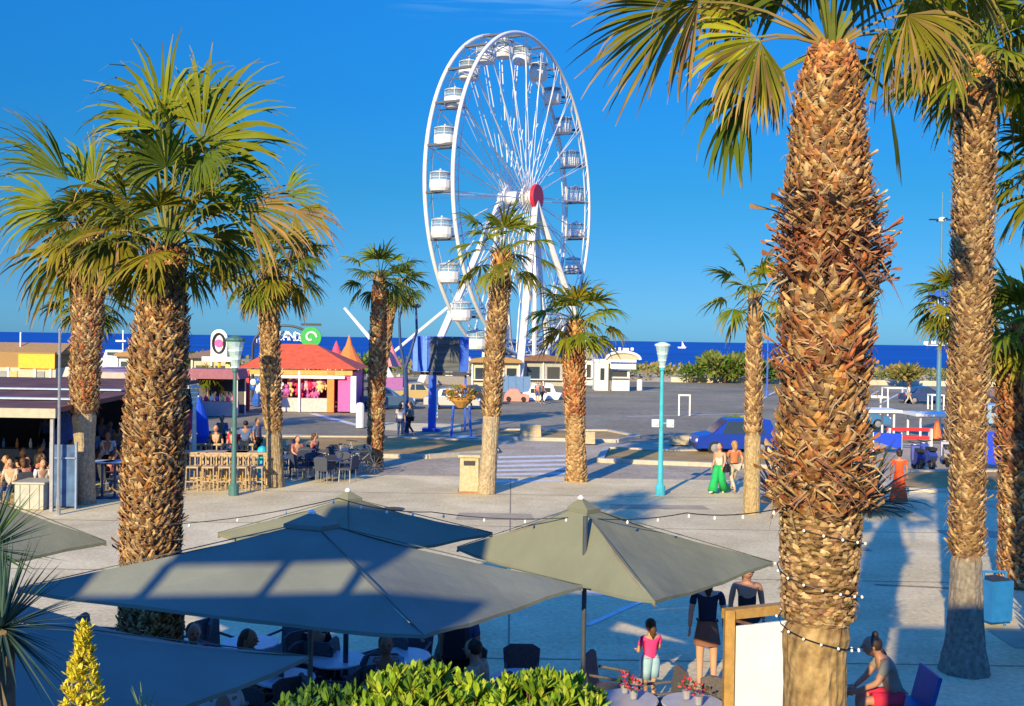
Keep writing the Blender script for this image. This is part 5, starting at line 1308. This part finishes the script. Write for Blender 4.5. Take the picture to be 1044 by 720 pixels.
# ------------------------------------------------------------------ dark bar on the left
Y0, Y1 = 29.5, 43.0; xr = X(57, Y0); xl = xr-13; hz = 2.75
t = thing('beach_bar', 'dark open-fronted bar with maroon roof and beige fascia at the left edge', 'bar', ((xl+xr)/2, Y0, 0))
b = MB(); b.prism([(0, 0), (Y1-Y0, .28), (Y1-Y0, .42), (0, .14)], xl, xr, (V((0, Y0, hz)), V((0, 1, 0)), UZ, V((1, 0, 0)))); b.build('roof', C('maroon roof', .13, .055, .04, .8, var=.35, scale=1), t)
b = MB(); b.box(((xl+xr)/2, Y0-.06, hz), (xr-xl+.1, .1, .26)); b.build('fascia', C('beige fascia', .42, .38, .28), t)
b = MB(); b.box(((xl+xr)/2, Y1, 1.4), (xr-xl, .15, 2.8)); b.box((xl, (Y0+Y1)/2, 1.4), (.15, Y1-Y0, 2.8)); b.build('back_wall', C('dark navy wall', .02, .03, .06), t)
for k in range(4): b = MB(); b.box((xr-.1-k*4.2, Y0+.05, hz/2), (.09, .09, hz)); b.build('post', C('bar post grey', .3, .3, .32) if k == 0 else dark, t)
for k, c_ in enumerate((.5, .7)): b = MB(); b.box(((xl+xr)/2, Y0+2.5+k*4, hz+.25+k*.08), (xr-xl-1, .35, .05)); b.build('roof_light_strip', C('pale blue strip', .4, .5, .6), t)
b = MB(); b.box((xr-4.5, Y0+6, .55), (6, .6, 1.1)); b.build('bar_counter', C('counter navy', .04, .08, .16), t)
for k in range(14): b = MB(); b.lathe((xr-1.6-k*.45, Y0+6, 1.1), [(.05, 0), (.05, .2), (.02, .26), (.02, .33)], 6); o = b.build('bottle', [C('blue bottle', .05, .2, .5, .2), white, C('amber bottle', .5, .2, .05, .2)][k % 3], None, loc=(xr-1.6-k*.45, Y0+6, 1.1)); tag(o, 'one of the bottles lined on the counter of the dark bar', 'bottle', 'bottles on the bar counter')
# plants cases: light counter box and blue wind-screen
p0, p1 = at(6, 523), at(48, 519); b = MB(); b.box(((p0.x+p1.x)/2, p1.y+.2, .38), (p1.x-p0.x, .9, .72)); b.box(((p0.x+p1.x)/2, p1.y+.2, .76), (p1.x-p0.x+.1, 1.0, .05)); 
for k in range(3): b.box((p0.x+(k+.5)*(p1.x-p0.x)/3, p1.y-.26, .38), (.04, .03, .66))
tag(b.build('counter_box', C('pale counter', .40, .40, .34)), 'pale grey box counter in front of the dark bar', 'counter')
x0, x1 = X(53, 30), X(79, 30); t = thing('windscreen', 'dark blue printed wind screen panel between the bar and the ragged palm', 'screen', ((x0+x1)/2, 30, 0))
b = MB(); b.box(((x0+x1)/2, 30, .95), (x1-x0, .05, 1.75)); b.build('panel', mat('printed blue', (.02, .07, .20), .5, var=.3, scale=3, col2=(.07, .16, .32)), t)
for x_ in (x0, x1): b = MB(); b.box((x_, 30, .95), (.05, .08, 1.9)); b.build('frame', C('screen frame', .2, .28, .4), t)
b = MB(); b.box(((x0+x1)/2, 29.95, 1.45), (x1-x0, .04, .04)); b.build('rail', MATS['screen frame'], t)
# amber panel hut on the shore
Y = 96; x0, x1 = X(0, Y)-2, X(57, Y); t = thing('beach_hut', 'cream beach hut with a bright amber panel and thatch at the left', 'hut', ((x0+x1)/2, Y+2, 0)); zt = aty(30, 375, Y).z
b = MB(); b.box(((x0+x1)/2, Y+2, zt/2), (x1-x0, 4, zt)); b.build('wall', cream, t)
a0, a1 = X(20, Y), X(57, Y); b = MB(); b.box(((a0+a1)/2, Y-.15, zt+.6), (a1-a0, .15, 1.3)); b.build('amber_panel', yellow, t)
b = MB(); b.prism([(0, 0), (5, 0), (2.5, 1.0)], x0, x1+.2, (V((0, Y+.4, zt+1.25)), V((0, 1, 0)), UZ, V((1, 0, 0)))); b.build('roof', straw, t)
b = MB(); b.box(((x0+x1)/2, Y+2, zt+.7), (x1-x0-.4, 3.4, 1.4)); b.build('upper_wall', straw, t)
for px in (3, 14, 42): b = MB(); b.box((X(px, Y), Y-.03, zt*.45), (.7, .1, zt*.75)); b.build('door', C('hut grey door', .25, .26, .25) if px != 14 else C('ochre door', .6, .4, .15), t)
for px in (9, 36, 52): b = MB(); b.box((X(px, Y), Y-.06, zt*.5), (.2, .12, zt)); b.build('pilaster', white, t)
stall(62, 78, 380, 100, 2.3, white, white, 'small white hut between the slim pole and the ragged palm')
# standing tables and parasols behind the left palms
for px, lab in ((104, 'tall dark standing table right of the ragged palm foot'), (117, 'tall dark standing table nearest the golden trunk')):
    q = at(px, 508); t = thing('standing_table', lab, 'table', q); b = MB(); b.lathe(q, [(.22, 0), (.2, .04), (.04, .06), (.04, 1.05), (.34, 1.06), (.35, 1.1)], 14); b.build('body', C('table dark', .04, .06, .12), t); b = MB(); b.lathe(q+V((0, 0, 1.1)), [(.36, 0), (.36, .03)], 16); b.build('tabletop', C('table light', .4, .5, .6), t)
for px, Y, c, lab, c2_ in ((203, 40, (.01, .08, .6), 'closed royal blue parasol right of the golden trunk', (.6, .05, .1)), (68, 33, (.03, .08, .3), 'closed blue parasol beside the slim pale pole', None)):
    p = V((X(px, Y), Y, 0)); t = thing('closed_parasol', lab, 'parasol', p); b = MB(); b.lathe(p+V((0, 0, .9)), [(.30, 0), (.42, .3), (.36, .9), (.2, 1.4), (.03, 1.75)], 12); b.build('canopy', mat('closed '+lab[:12], c, .8), t)
    if c2_: b = MB(); b.lathe(p+V((-.2, -.2, .95)), [(.12, 0), (.22, .3), (.2, .8), (.04, 1.2)], 8); b.build('canopy_stripe', mat('stripe red', c2_, .8), t)
    b = MB(); b.tube([p, p+V((0, 0, 2.7))], .03, 6); b.lathe(p, [(.28, 0), (.26, .08), (.05, .1)], 12); b.build('pole', white, t)
# market clutter of the fair behind the left palms: small goods racks
for px, Y, c in ((150, 60, (.4, .1, .15)), (110, 58, (.5, .4, .35)), (128, 64, (.12, .1, .2)), (222, 66, (.3, .12, .15)), (100, 66, (.55, .5, .45)), (300, 120, (.3, .3, .2))):
    p = V((X(px, Y), Y, 0)); t = thing('market_stall', {150: 'maroon market stall behind the golden trunk', 110: 'beige market stall behind the standing tables', 128: 'dark market stall between ragged and golden palms', 222: 'dusky red stall left of the lamp with the green lantern', 100: 'pale market stall right beside the ragged palm trunk', 300: 'olive stall far behind the arch sign'}[px], 'stall', p)
    b = MB(); b.prism([(-1.7, 2.3), (1.7, 2.3), (1.5, 2.9), (-1.5, 2.9)], -1.2, 1.2, (p, V((1, 0, 0)), UZ, V((0, 1, 0)))); b.build('awning', mat('awning %d' % px, c, .8), t)
    b = MB()
    for sx in (-1.5, 1.5):
        for sy in (-1, 1): b.tube([p+V((sx, sy, 0)), p+V((sx, sy, 2.4))], .05, 5)
    b.build('pole', white, t); b = MB(); b.box(p+V((0, -.6, .45)), (2.8, .9, .9)); b.build('counter', C('stall counter', .35, .28, .3), t); b = MB(); b.box(p+V((0, 1.05, 1.2)), (3, .08, 2.3)); b.build('back', C('stall back', .08, .07, .10), t)
    for k in range(8): b = MB(); b.ell(p+V((-1.2+k*.34, -.6, 1.05)), (.14, .16, .18), 7, 5); b.build('goods', toym[k % 7], t)
# ------------------------------------------------------------------ people
def skin_obj(verts, edges, radii, root=0, sub=2):
    me = bpy.data.meshes.new('sk'); me.from_pydata([tuple(v) for v in verts], edges, []); o = bpy.data.objects.new('sk', me); COL.objects.link(o)
    o.modifiers.new('skin', 'SKIN'); me.skin_vertices.new() if not me.skin_vertices else None
    for i, r in enumerate(radii):
        sv = me.skin_vertices[0].data[i]; sv.radius = (r, r) if not hasattr(r, '__len__') else r; sv.use_root = (i == root)
    o.modifiers['skin'].use_smooth_shade = True
    s_ = o.modifiers.new('sub', 'SUBSURF'); s_.levels = sub; s_.render_levels = sub
    bpy.context.view_layer.update(); dg = bpy.context.evaluated_depsgraph_get()
    m = bpy.data.meshes.new_from_object(o.evaluated_get(dg)); bpy.data.objects.remove(o); bpy.data.meshes.remove(me); return m
SK = C('skin light', .52, .29, .18, .55, var=.05); SKT = C('skin tan', .38, .19, .11, .55, var=.05)
POSES = {
 'stand': {}, 
 'walk': dict(kneeL=(.09, .16, .52), ankL=(.09, .34, .10), toeL=(.09, .50, .07), kneeR=(-.09, .02, .50), ankR=(-.09, -.26, .12), toeR=(-.09, -.14, .03), elbL=(.25, -.12, 1.15), wrL=(.27, -.02, .92), elbR=(-.25, .08, 1.13), wrR=(-.26, .26, .95)),
 'sit': dict(pel=(0, 0, .50), spi=(0, .02, .68), che=(0, .05, .93), nec=(0, .07, 1.09), hb=(0, .09, 1.15), hm=(0, .12, 1.23), ht=(0, .12, 1.32), shL=(.18, .05, 1.03), shR=(-.18, .05, 1.03), elbL=(.23, .14, .78), elbR=(-.23, .14, .78), wrL=(.14, .36, .66), wrR=(-.14, .36, .66),
             hipL=(.09, .04, .49), hipR=(-.09, .04, .49), kneeL=(.11, .45, .50), kneeR=(-.11, .45, .50), ankL=(.11, .47, .09), ankR=(-.11, .44, .09), toeL=(.11, .62, .03), toeR=(-.11, .59, .03)),
 'lean': dict(pel=(0, 0, .50), spi=(0, .06, .68), che=(0, .17, .90), nec=(0, .24, 1.04), hb=(0, .28, 1.09), hm=(0, .34, 1.15), ht=(0, .36, 1.24), shL=(.18, .18, 1.00), shR=(-.18, .18, 1.00), elbL=(.2, .32, .74), elbR=(-.2, .32, .74), wrL=(.07, .52, .62), wrR=(-.07, .54, .60),
             hipL=(.09, .04, .49), hipR=(-.09, .04, .49), kneeL=(.12, .46, .50), kneeR=(-.12, .46, .50), ankL=(.11, .42, .09), ankR=(-.11, .50, .09), toeL=(.11, .57, .03), toeR=(-.11, .65, .03)),
 'hold': dict(elbL=(.24, .05, 1.13), wrL=(.12, .25, 1.18), elbR=(-.24, .05, 1.13), wrR=(-.14, .24, 1.10)),
}
BASE = dict(pel=(0, 0, .95), spi=(0, .01, 1.10), che=(0, -.01, 1.32), nec=(0, -.01, 1.48), hb=(0, .01, 1.54), hm=(0, .03, 1.62), ht=(0, .02, 1.70), shL=(.19, -.01, 1.41), shR=(-.19, -.01, 1.41), elbL=(.24, -.02, 1.13), elbR=(-.24, -.02, 1.13), wrL=(.25, .04, .88), wrR=(-.25, .04, .88),
            hipL=(.09, 0, .90), hipR=(-.09, 0, .90), kneeL=(.10, .02, .49), kneeR=(-.10, .02, .49), ankL=(.10, -.02, .09), ankR=(-.10, -.02, .09), toeL=(.11, .14, .03), toeR=(-.11, .14, .03))
RAD_ = dict(pel=(.155, .115), spi=(.135, .10), che=(.165, .11), nec=.055, hb=.068, hm=.09, ht=.075, sh=.065, elb=.043, wr=.030, hip=.09, knee=.060, ank=.040, toe=.036)
def person(lab, loc, rz, h=1.7, pose='stand', top=None, topm=None, bottom=None, botm=None, hair='short', hairm=None, skin=SK, fem=False, extra=None, grp=None, shoes=None, detail=True, sleeves=True):
    J = dict(BASE); J.update(POSES[pose]); k = h/1.75
    J = {a: V(b)*k for a, b in J.items()}
    seatz = 0
    t = thing('person', lab, 'person', (0, 0, 0), grp)
    names = ['pel', 'spi', 'che', 'nec', 'hb', 'hm', 'ht', 'shL', 'elbL', 'wrL', 'shR', 'elbR', 'wrR', 'hipL', 'kneeL', 'ankL', 'toeL', 'hipR', 'kneeR', 'ankR', 'toeR']
    E = [(0, 1), (1, 2), (2, 3), (3, 4), (4, 5), (5, 6), (2, 7), (7, 8), (8, 9), (2, 10), (10, 11), (11, 12), (0, 13), (13, 14), (14, 15), (15, 16), (0, 17), (17, 18), (18, 19), (19, 20)]
    def rd(n, g=1):
        r = RAD_.get(n, RAD_.get(n[:-1])); 
        if fem and n in ('sh', 'shL', 'shR', 'che', 'spi'): g = g*.9
        return tuple(x*k*g for x in r) if hasattr(r, '__len__') else r*k*g
    me = skin_obj([J[n] for n in names], E, [rd(n) for n in names])
    body = bpy.data.objects.new('body', me); COL.objects.link(body); me.materials.append(skin)
    # face and hands are welded into the body mesh
    b = MB(); hm = J['hm']; r = .098*k; eye = C('eye dark', .03, .02, .02, .3); lip = C('lips', .42, .12, .10, .5)
    b.mt(skin); b.ell(hm+V((0, .0, .012*k)), (r*.92, r*1.12, r*1.30), 14, 10)
    b.tube([hm+V((0, r*1.02, r*.25)), hm+V((0, r*1.32, -r*.12)), hm+V((0, r*1.1, -r*.22))], [r*.10, r*.19, r*.12], 6)
    for s_ in (-1, 1): b.ell(hm+V((s_*r*.95, -r*.05, 0)), (r*.12, r*.22, r*.3), 6, 5)
    b.mt(eye)
    for s_ in (-1, 1): b.ell(hm+V((s_*r*.36, r*1.02, r*.22)), (r*.16, r*.08, r*.09), 6, 5)
    b.mt(lip); b.ell(hm+V((0, r*1.06, -r*.52)), (r*.30, r*.1, r*.09), 8, 5)
    b.mt(skin)
    for s_, w_, e_ in ((1, 'wrL', 'elbL'), (-1, 'wrR', 'elbR')):
        W0 = J[w_]; d = (J[w_]-J[e_]).normalized(); sd = d.orthogonal().normalized(); x_ = V((1, 0, 0)); sd = (V((0, 1, 0))-d*d.y); sd = sd.normalized() if sd.length > .2 else V((1, 0, 0)); nn = d.cross(sd)
        b.box(W0+d*.05*k, (.078*k, .03*k, .09*k), axes=(sd, nn, d), taper=1.05)
        for f, (o_, L_) in enumerate(((-.029, .062), (-.010, .074), (.010, .070), (.029, .054))):
            p0 = W0+d*.09*k+sd*o_*k; b.tube([p0, p0+d*L_*.55*k+nn*.005*k, p0+d*L_*.9*k+nn*.02*k*s_], [.009*k, .008*k, .006*k], 5)
        p0 = W0+d*.03*k+sd*.035*k; b.tube([p0, p0+sd*.03*k+d*.025*k, p0+sd*.035*k+d*.055*k], [.011*k, .010*k, .008*k], 5)
    tmp = b.build('tmp', None); tmp_me = tmp.data
    # merge tmp into body via bmesh
    import bmesh
    bm = bmesh.new(); bm.from_mesh(me); off = len(me.materials); bm.from_mesh(tmp_me)
    nb = len(me.polygons); bm.faces.ensure_lookup_table()
    mats = [skin, eye, lip]
    tm = list(tmp_me.materials)
    for i in range(nb, len(bm.faces)): bm.faces[i].material_index = mats.index(tm[bm.faces[i].material_index])
    for f in bm.faces: f.smooth = True
    for m_ in mats[1:]: me.materials.append(m_)
    bm.to_mesh(me); bm.free(); bpy.data.objects.remove(tmp)
    body.parent = t; body['_w'] = (0, 0, 0); t['_w'] = (0, 0, 0)
    def cloth(nm, m, vn, ed, g, ov={}):
        vs, rr = [], []
        for n in vn:
            if isinstance(n, tuple): a, b_, f = n; vs.append(J[a].lerp(J[b_], f)); ra = rd(a, 1); rb = rd(b_, 1); ra = ra if hasattr(ra, '__len__') else (ra, ra); rb = rb if hasattr(rb, '__len__') else (rb, rb); rr.append(tuple((x*(1-f)+y*f)*g for x, y in zip(ra, rb)))
            else: vs.append(J[n].copy()); x = rd(n, g); rr.append(ov.get(n, x) if n not in ov else tuple(q*k for q in ov[n]))
        mm = skin_obj(vs, ed, rr); mm.materials.append(m); o = bpy.data.objects.new(nm, mm); COL.objects.link(o); o.parent = t; o['_w'] = (0, 0, 0); return o
    if top:
        if sleeves: cloth(top, topm, ['spi', ('spi', 'pel', .6), 'che', ('che', 'nec', .55), 'shL', ('shL', 'elbL', .7 if sleeves != 'long' else 1), 'shR', ('shR', 'elbR', .7 if sleeves != 'long' else 1)], [(0, 1), (0, 2), (2, 3), (2, 4), (4, 5), (2, 6), (6, 7)], 1.14)
        else: cloth(top, topm, ['spi', ('spi', 'pel', .6), 'che', ('che', 'shL', .6), ('che', 'shR', .6)], [(0, 1), (0, 2), (2, 3), (2, 4)], 1.12)
    if bottom in ('trousers', 'shorts'):
        f = 1 if bottom == 'trousers' else .7
        if bottom == 'trousers': cloth('trousers', botm, ['pel', 'hipL', 'kneeL', ('kneeL', 'ankL', .9), 'hipR', 'kneeR', ('kneeR', 'ankR', .9)], [(0, 1), (1, 2), (2, 3), (0, 4), (4, 5), (5, 6)], 1.18, ov={})
        else:
            for a, kk in (('hipL', 'kneeL'), ('hipR', 'kneeR')): b = MB(); b.tube([J['pel'].lerp(J[a], .5)+V((0, 0, .09*k)), J[a]+V((0, 0, .02*k)), J[a].lerp(J[kk], .35), J[a].lerp(J[kk], .72)], [.115*k, .125*k, .112*k, .105*k], 14); b.build('shorts_leg', botm, t, smooth=True)
    if bottom == 'wide_trousers':
        for a, kk, an in (('hipL', 'kneeL', 'ankL'), ('hipR', 'kneeR', 'ankR')):
            b = MB(); pts = [J['pel'].lerp(J[a], .6)+V((0, 0, .06*k)), J[a], J[kk], J[an]]; b.tube([pts[0], pts[1].lerp(pts[2], .3), pts[2], pts[3]+V((0, 0, .0))], [.12*k, .125*k, .13*k, .17*k], 12); b.build('trouser_leg', botm, t, smooth=True)
    if bottom in ('dress', 'skirt', 'miniskirt'):
        z1 = {'dress': .06, 'skirt': .3, 'miniskirt': .66}[bottom]*k; r1 = {'dress': .30, 'skirt': .26, 'miniskirt': .20}[bottom]*k
        b = MB(); n = 20; rings = []
        for q in range(7):
            f = q/6; z = 1.02*k*(1-f)+z1*f; rr_ = .14*k*(1-f)+r1*f
            rings.append([b.vert((math.cos(a)*rr_*(1+.06*f*math.sin(a*7)), math.sin(a)*rr_*.85*(1+.06*f*math.sin(a*7)), z)) for a in [2*math.pi*j/n for j in range(n)]])
        for a, c in zip(rings, rings[1:]):
            for j in range(n): b.face(a[j], a[(j+1) % n], c[(j+1) % n], c[j])
        b.build('skirt', botm, t, smooth=True)
    # hair
    hm_ = C('hair dark', .03, .018, .012, .6) if hairm is None else hairm
    b = MB(); b.ell(hm+V((0, -r*.36, r*.42)), (r*1.05, r*1.06, r*1.08), 14, 10)
    if hair in ('long', 'bun'): b.tube([hm+V((0, -r*.9, r*.3)), hm+V((0, -r*1.05, -r*.7)), hm+V((0, -r*1.0, -r*(2.6 if hair == 'long' else .9)))], [r*.75, r*.8, r*.35], 8)
    if hair in ('bun', 'topknot'): b.ell(hm+V((0, -r*.5, r*1.65)), (r*.45, r*.45, r*.45), 8, 6)
    if hair == 'topknot': b.tube([hm+V((0, -r*.9, r*.1)), hm+V((0, -r*1.7, -r*.7)), hm+V((0, -r*2.0, -r*1.0))], [r*.3, r*.25, r*.08], 6)
    b.build('hair', hm_, t, smooth=True)
    sh = shoes or C('shoe grey', .25, .24, .22, .7)
    if bottom != 'dress' or True:
        for s_, a, o_ in ((1, 'ankL', 'toeL'), (-1, 'ankR', 'toeR')):
            d = (J[o_]-J[a]); d.z = 0; d.normalize(); c = J[a].lerp(J[o_], .55); z = min(J[a].z, J[o_].z+.05*k)
            b = MB(); b.ell(V((c.x, c.y, J[o_].z+.01*k)), (.048*k, .13*k, .040*k), 8, 6, rot=math.atan2(d.y, d.x)-math.pi/2); b.build('shoe', sh, t, smooth=True)
    if extra: extra(t, J, k)
    t.location = loc; t.rotation_euler = (0, 0, rz); return t
def facing(dx, dy): return math.atan2(dy, dx)-math.pi/2
c_green = C('green cloth', .01, .38, .10, .8); c_cream = C('cream cloth', .60, .55, .42, .8); c_tan = C('tan cloth', .55, .17, .07, .8); c_sand = C('sand cloth', .50, .43, .33, .8)
c_black = C('black cloth', .015, .016, .02, .9); c_orange = C('vivid orange cloth', .85, .10, .02, .8); c_pink = C('hot pink cloth', .85, .05, .22, .8); c_lb = C('light blue cloth', .30, .48, .60, .8)
c_grey = C('heather grey cloth', .20, .20, .17, .9); c_redd = C('crimson cloth', .60, .02, .05, .8); c_white = C('white cloth', .7, .7, .68, .8); c_denim = C('denim', .05, .09, .20, .9); c_rust = C('rust band', .22, .09, .05, .9)
blond = C('hair blond', .40, .22, .07, .6); hbrown = C('hair brown', .09, .045, .02, .6)
def bag(px_, m, side=1, sz=(.12, .26, .28), z=.9, y=-.02):
    def f(t, J, k):
        b = MB(); c = V((side*px_, y, z*k)); b.box(c, tuple(q*k for q in sz), taper=.85); b.tube([c+V((0, -.08, sz[2]/2*k)), V((side*.10, -.03, 1.45*k)), c+V((0, .08, sz[2]/2*k))], .012, 4); b.build('bag', m, t)
    return f
def beltbag(t, J, k):
    b = MB(); b.ell(V((.05, .17*k, .98*k)), (.13*k, .07*k, .08*k), 10, 6); b.tube([V((.15*k*math.cos(a), .13*k*math.sin(a), 1.0*k)) for a in [2*math.pi*j/14 for j in range(14)]], .014, 4, closed=True); b.build('belt_bag', c_black, t)
def shades(t, J, k):
    b = MB(); hm = J['hm']; r = .088*k
    for s_ in (-1, 1): b.ell(hm+V((s_*r*.42, r*1.12, r*.22)), (r*.36, r*.12, r*.27), 8, 6); b.tube([hm+V((s_*r*.8, r*.9, r*.25)), hm+V((s_*r*1.0, 0, r*.25))], .004, 4)
    b.build('sunglasses', black, t)
P = lambda px, py: V((at(px, py).x, at(px, py).y, 0))
person('woman in bright green wide trousers striding left of the slender palm', P(733, 503), facing(-.6, -.8), 1.66, 'walk', 'top', c_cream, 'wide_trousers', c_green, 'long', hbrown, SK, True, bag(.26, c_black, -1), shoes=c_white, sleeves=False)
person('woman with long blond hair, tan top and black belt bag beside the green trousers', P(748, 502), facing(-.3, 1), 1.72, 'walk', 'top', c_tan, 'trousers', c_sand, 'long', blond, SK, True, beltbag)
person('person in a long vivid orange dress between the two right trunks', P(916, 513), facing(.2, 1), 1.7, 'stand', 'top', c_orange, 'dress', c_orange, 'bun', None, SKT, True)
person('small girl in a hot pink shirt and pale blue shorts under the parasol edge', P(662, 722), facing(-.5, 1), 1.22, 'hold', 'shirt', c_pink, 'shorts', c_lb, 'long', hbrown, SK, True)
person('person in a long dark top with bare legs behind the right parasol corner', P(720, 702), facing(.1, 1), 1.72, 'stand', 'shirt', C('midnight cloth', .012, .016, .035, .9), 'miniskirt', c_rust, 'long', None, SK, True)
person('woman in sunglasses and dark tank top standing behind the white board', P(760, 690), facing(0, -1), 1.72, 'stand', 'tank_top', c_black, 'trousers', c_black, 'long', hbrown, SKT, True, shades, sleeves=False)
# seated man and his bench
mp_ = P(914, 752)
person('person with a topknot in a grey T-shirt and crimson shorts, sitting and leaning forward', mp_, facing(-1, .05), 1.75, 'lean', 'shirt', c_grey, 'shorts', c_redd, 'topknot', None, SKT)
t = thing('bench_seat', 'deep blue seat under the person with the topknot', 'bench', mp_); ch = C('deep blue seat', .015, .06, .24, .5)
b = MB(); b.box(mp_+V((.03, .0, .40)), (.62, .62, .08)); b.build('seat', ch, t); b = MB(); b.box(mp_+V((.36, .0, .62)), (.05, .62, .50), axes=(V((1, 0, -.25)).normalized(), V((0, 1, 0)), V((.25, 0, 1)).normalized())); b.build('backrest', ch, t)
for sx in (-.24, .30):
    for sy in (-.27, .27): b = MB(); b.box(mp_+V((sx, sy, .19)), (.05, .05, .38)); b.build('leg', ch, t)
# people under and around the parasols
person('dark-clothed person with a backpack standing under the largest parasol edge', P(468, 744), facing(.2, 1), 1.72, 'stand', 'shirt', c_denim, 'trousers', c_black, 'short', None, SKT, False, lambda t, J, k: MB().box(V((0, -.22, 1.22*k)), (.30, .16, .42), taper=.85).build('backpack', c_black, t))
k_ = 0
for i, (j, a) in enumerate(((0, .3), (1, 3.4), (2, 1.9), (3, .3), (4, 3.4), (9, 5.0), (8, 1.9))):
    p = TT[j]; a = a+j; loc = V((p.x+.62*math.sin(a), p.y-.62*math.cos(a), -.03))
    labs = ['diner in white at the lower-left terrace table', 'diner in denim at the table nearest the lower-left parasol', 'diner in black under the middle of the largest parasol', 'light-blue shirted diner above the planter shrubs', 'diner in sand-coloured shirt beside the standing backpacker', 'diner in grey below the sunlit parasol corner', 'diner in crimson at the shaded table far left']
    person(labs[i], loc, a, 1.68, 'sit', 'shirt', [c_white, c_denim, c_black, c_lb, c_sand, c_grey, c_redd][i], 'trousers', [c_denim, c_black, c_sand][i % 3], ['short', 'long'][i % 2], [None, hbrown][i % 2], [SK, SKT][i % 2], bool(i % 2), grp='diners under the parasols')
# far strollers and bar guests
far = [(408, 446, (.3, 1), 'stand', c_white, 'trousers', c_denim, 'person in white top standing at the foot of the forked lamp'), (418, 444, (-1, .2), 'walk', c_grey, 'trousers', c_black, 'person in grey walking just left of the billboard pillar'),
       (926, 412, (1, .1), 'walk', c_white, 'trousers', c_sand, 'distant person in white near the low white frame'), (548, 411, (0, -1), 'stand', c_redd, 'shorts', c_denim, 'distant person in crimson between the white pedal boats'),
       (552, 412, (1, -1), 'walk', c_denim, 'trousers', c_black, 'distant person in denim right beside the one in crimson'), (196, 488, (1, 0), 'stand', c_denim, 'trousers', c_black, 'person in dark denim standing right of the golden trunk'),
       (238, 482, (0, -1), 'stand', c_redd, 'trousers', c_denim, 'person in crimson behind the middle bar table'), (220, 481, (0, -1), 'stand', c_black, 'trousers', c_black, 'person in black behind the first bar table'),
       (72, 505, (1, 0), 'stand', c_denim, 'trousers', c_denim, 'person in denim partly behind the blue wind screen'), (110, 492, (0, -1), 'stand', c_white, 'trousers', c_black, 'person in white at the tall dark standing tables'),
       (120, 480, (0, 1), 'stand', c_grey, 'trousers', c_denim, 'person in grey behind the standing tables'), (878, 500, (0, -1), 'stand', c_green, 'trousers', c_black, 'person in green half hidden by the massive trunk and the agave')]
for px, py, f, po, tm_, bt, bm_, lab in far: person(lab, P(px, py), facing(*f), 1.7, po, 'shirt', tm_, bt, bm_, RND.choice(['short', 'long']), None, RND.choice([SK, SKT]))
for i, (px, Y, c_, lab) in enumerate(((14, 31, c_sand, 'leftmost seated guest of the dark bar in a sand shirt'), (30, 31.5, c_redd, 'seated guest of the dark bar in crimson'), (44, 31, c_white, 'seated guest in white nearest the bar corner post'), (22, 34, c_black, 'seated guest in black deeper inside the bar'), (40, 35, c_lb, 'seated guest in light blue deeper inside the bar'))):
    p = V((X(px, Y), Y, 0)); c2_ = copy_tree(ch0, p, 0, 'dark woven chair of a guest inside the bar at the left'); c2_['group'] = 'chairs inside the dark bar'
    person(lab, p+V((0, -.05, -.03)), math.pi+.4*i, 1.7, 'sit', 'shirt', c_, 'trousers', c_denim, 'short', None, SK)
    if i < 3: cafe_table('dark round table of the guests inside the bar', p+V((.75, -.2, 0)), MATS['dark table'], .38, 'tables inside the dark bar')

# more guests: standing and seated crowds around the left bar and the bar tables (copies of two people built above)
g_st = person('one of the small standing guests milling at the bar on the left', P(95, 486), 1.0, 1.7, 'stand', 'shirt', C('muted blue cloth', .08, .14, .3, .9), 'trousers', c_black, 'short', None, SKT, grp='standing guests by the left bar')
g_se = person('one of the small seated guests at the dark tables on the left', P(60, 498), 1.0, 1.7, 'sit', 'shirt', C('muted rose cloth', .35, .12, .12, .9), 'trousers', c_denim, 'long', hbrown, SK, grp='seated guests by the left bar')
g2c = copy_tree(ch0, P(60, 498), math.pi+1.0, 'dark woven chair under a seated guest at the left'); g2c['group'] = 'guest chairs on the left'
for px, py in ((103, 470), (112, 476), (124, 464), (116, 452), (100, 455), (188, 470), (205, 464), (226, 466), (250, 474), (262, 470), (46, 466)):
    copy_tree(g_st, P(px, py), RND.uniform(0, 6.28))
for px, py in ((98, 500), (112, 502), (122, 494), (104, 484), (195, 478), (214, 474), (236, 474), (302, 480), (318, 476), (10, 508), (24, 512), (38, 506)):
    rz = RND.uniform(0, 6.28); copy_tree(g_se, P(px, py)-V((0, 0, .03)), rz); copy_tree(g2c, P(px, py), rz+math.pi)

# tidy helper properties
for o in bpy.data.objects:
    if '_w' in o: del o['_w']
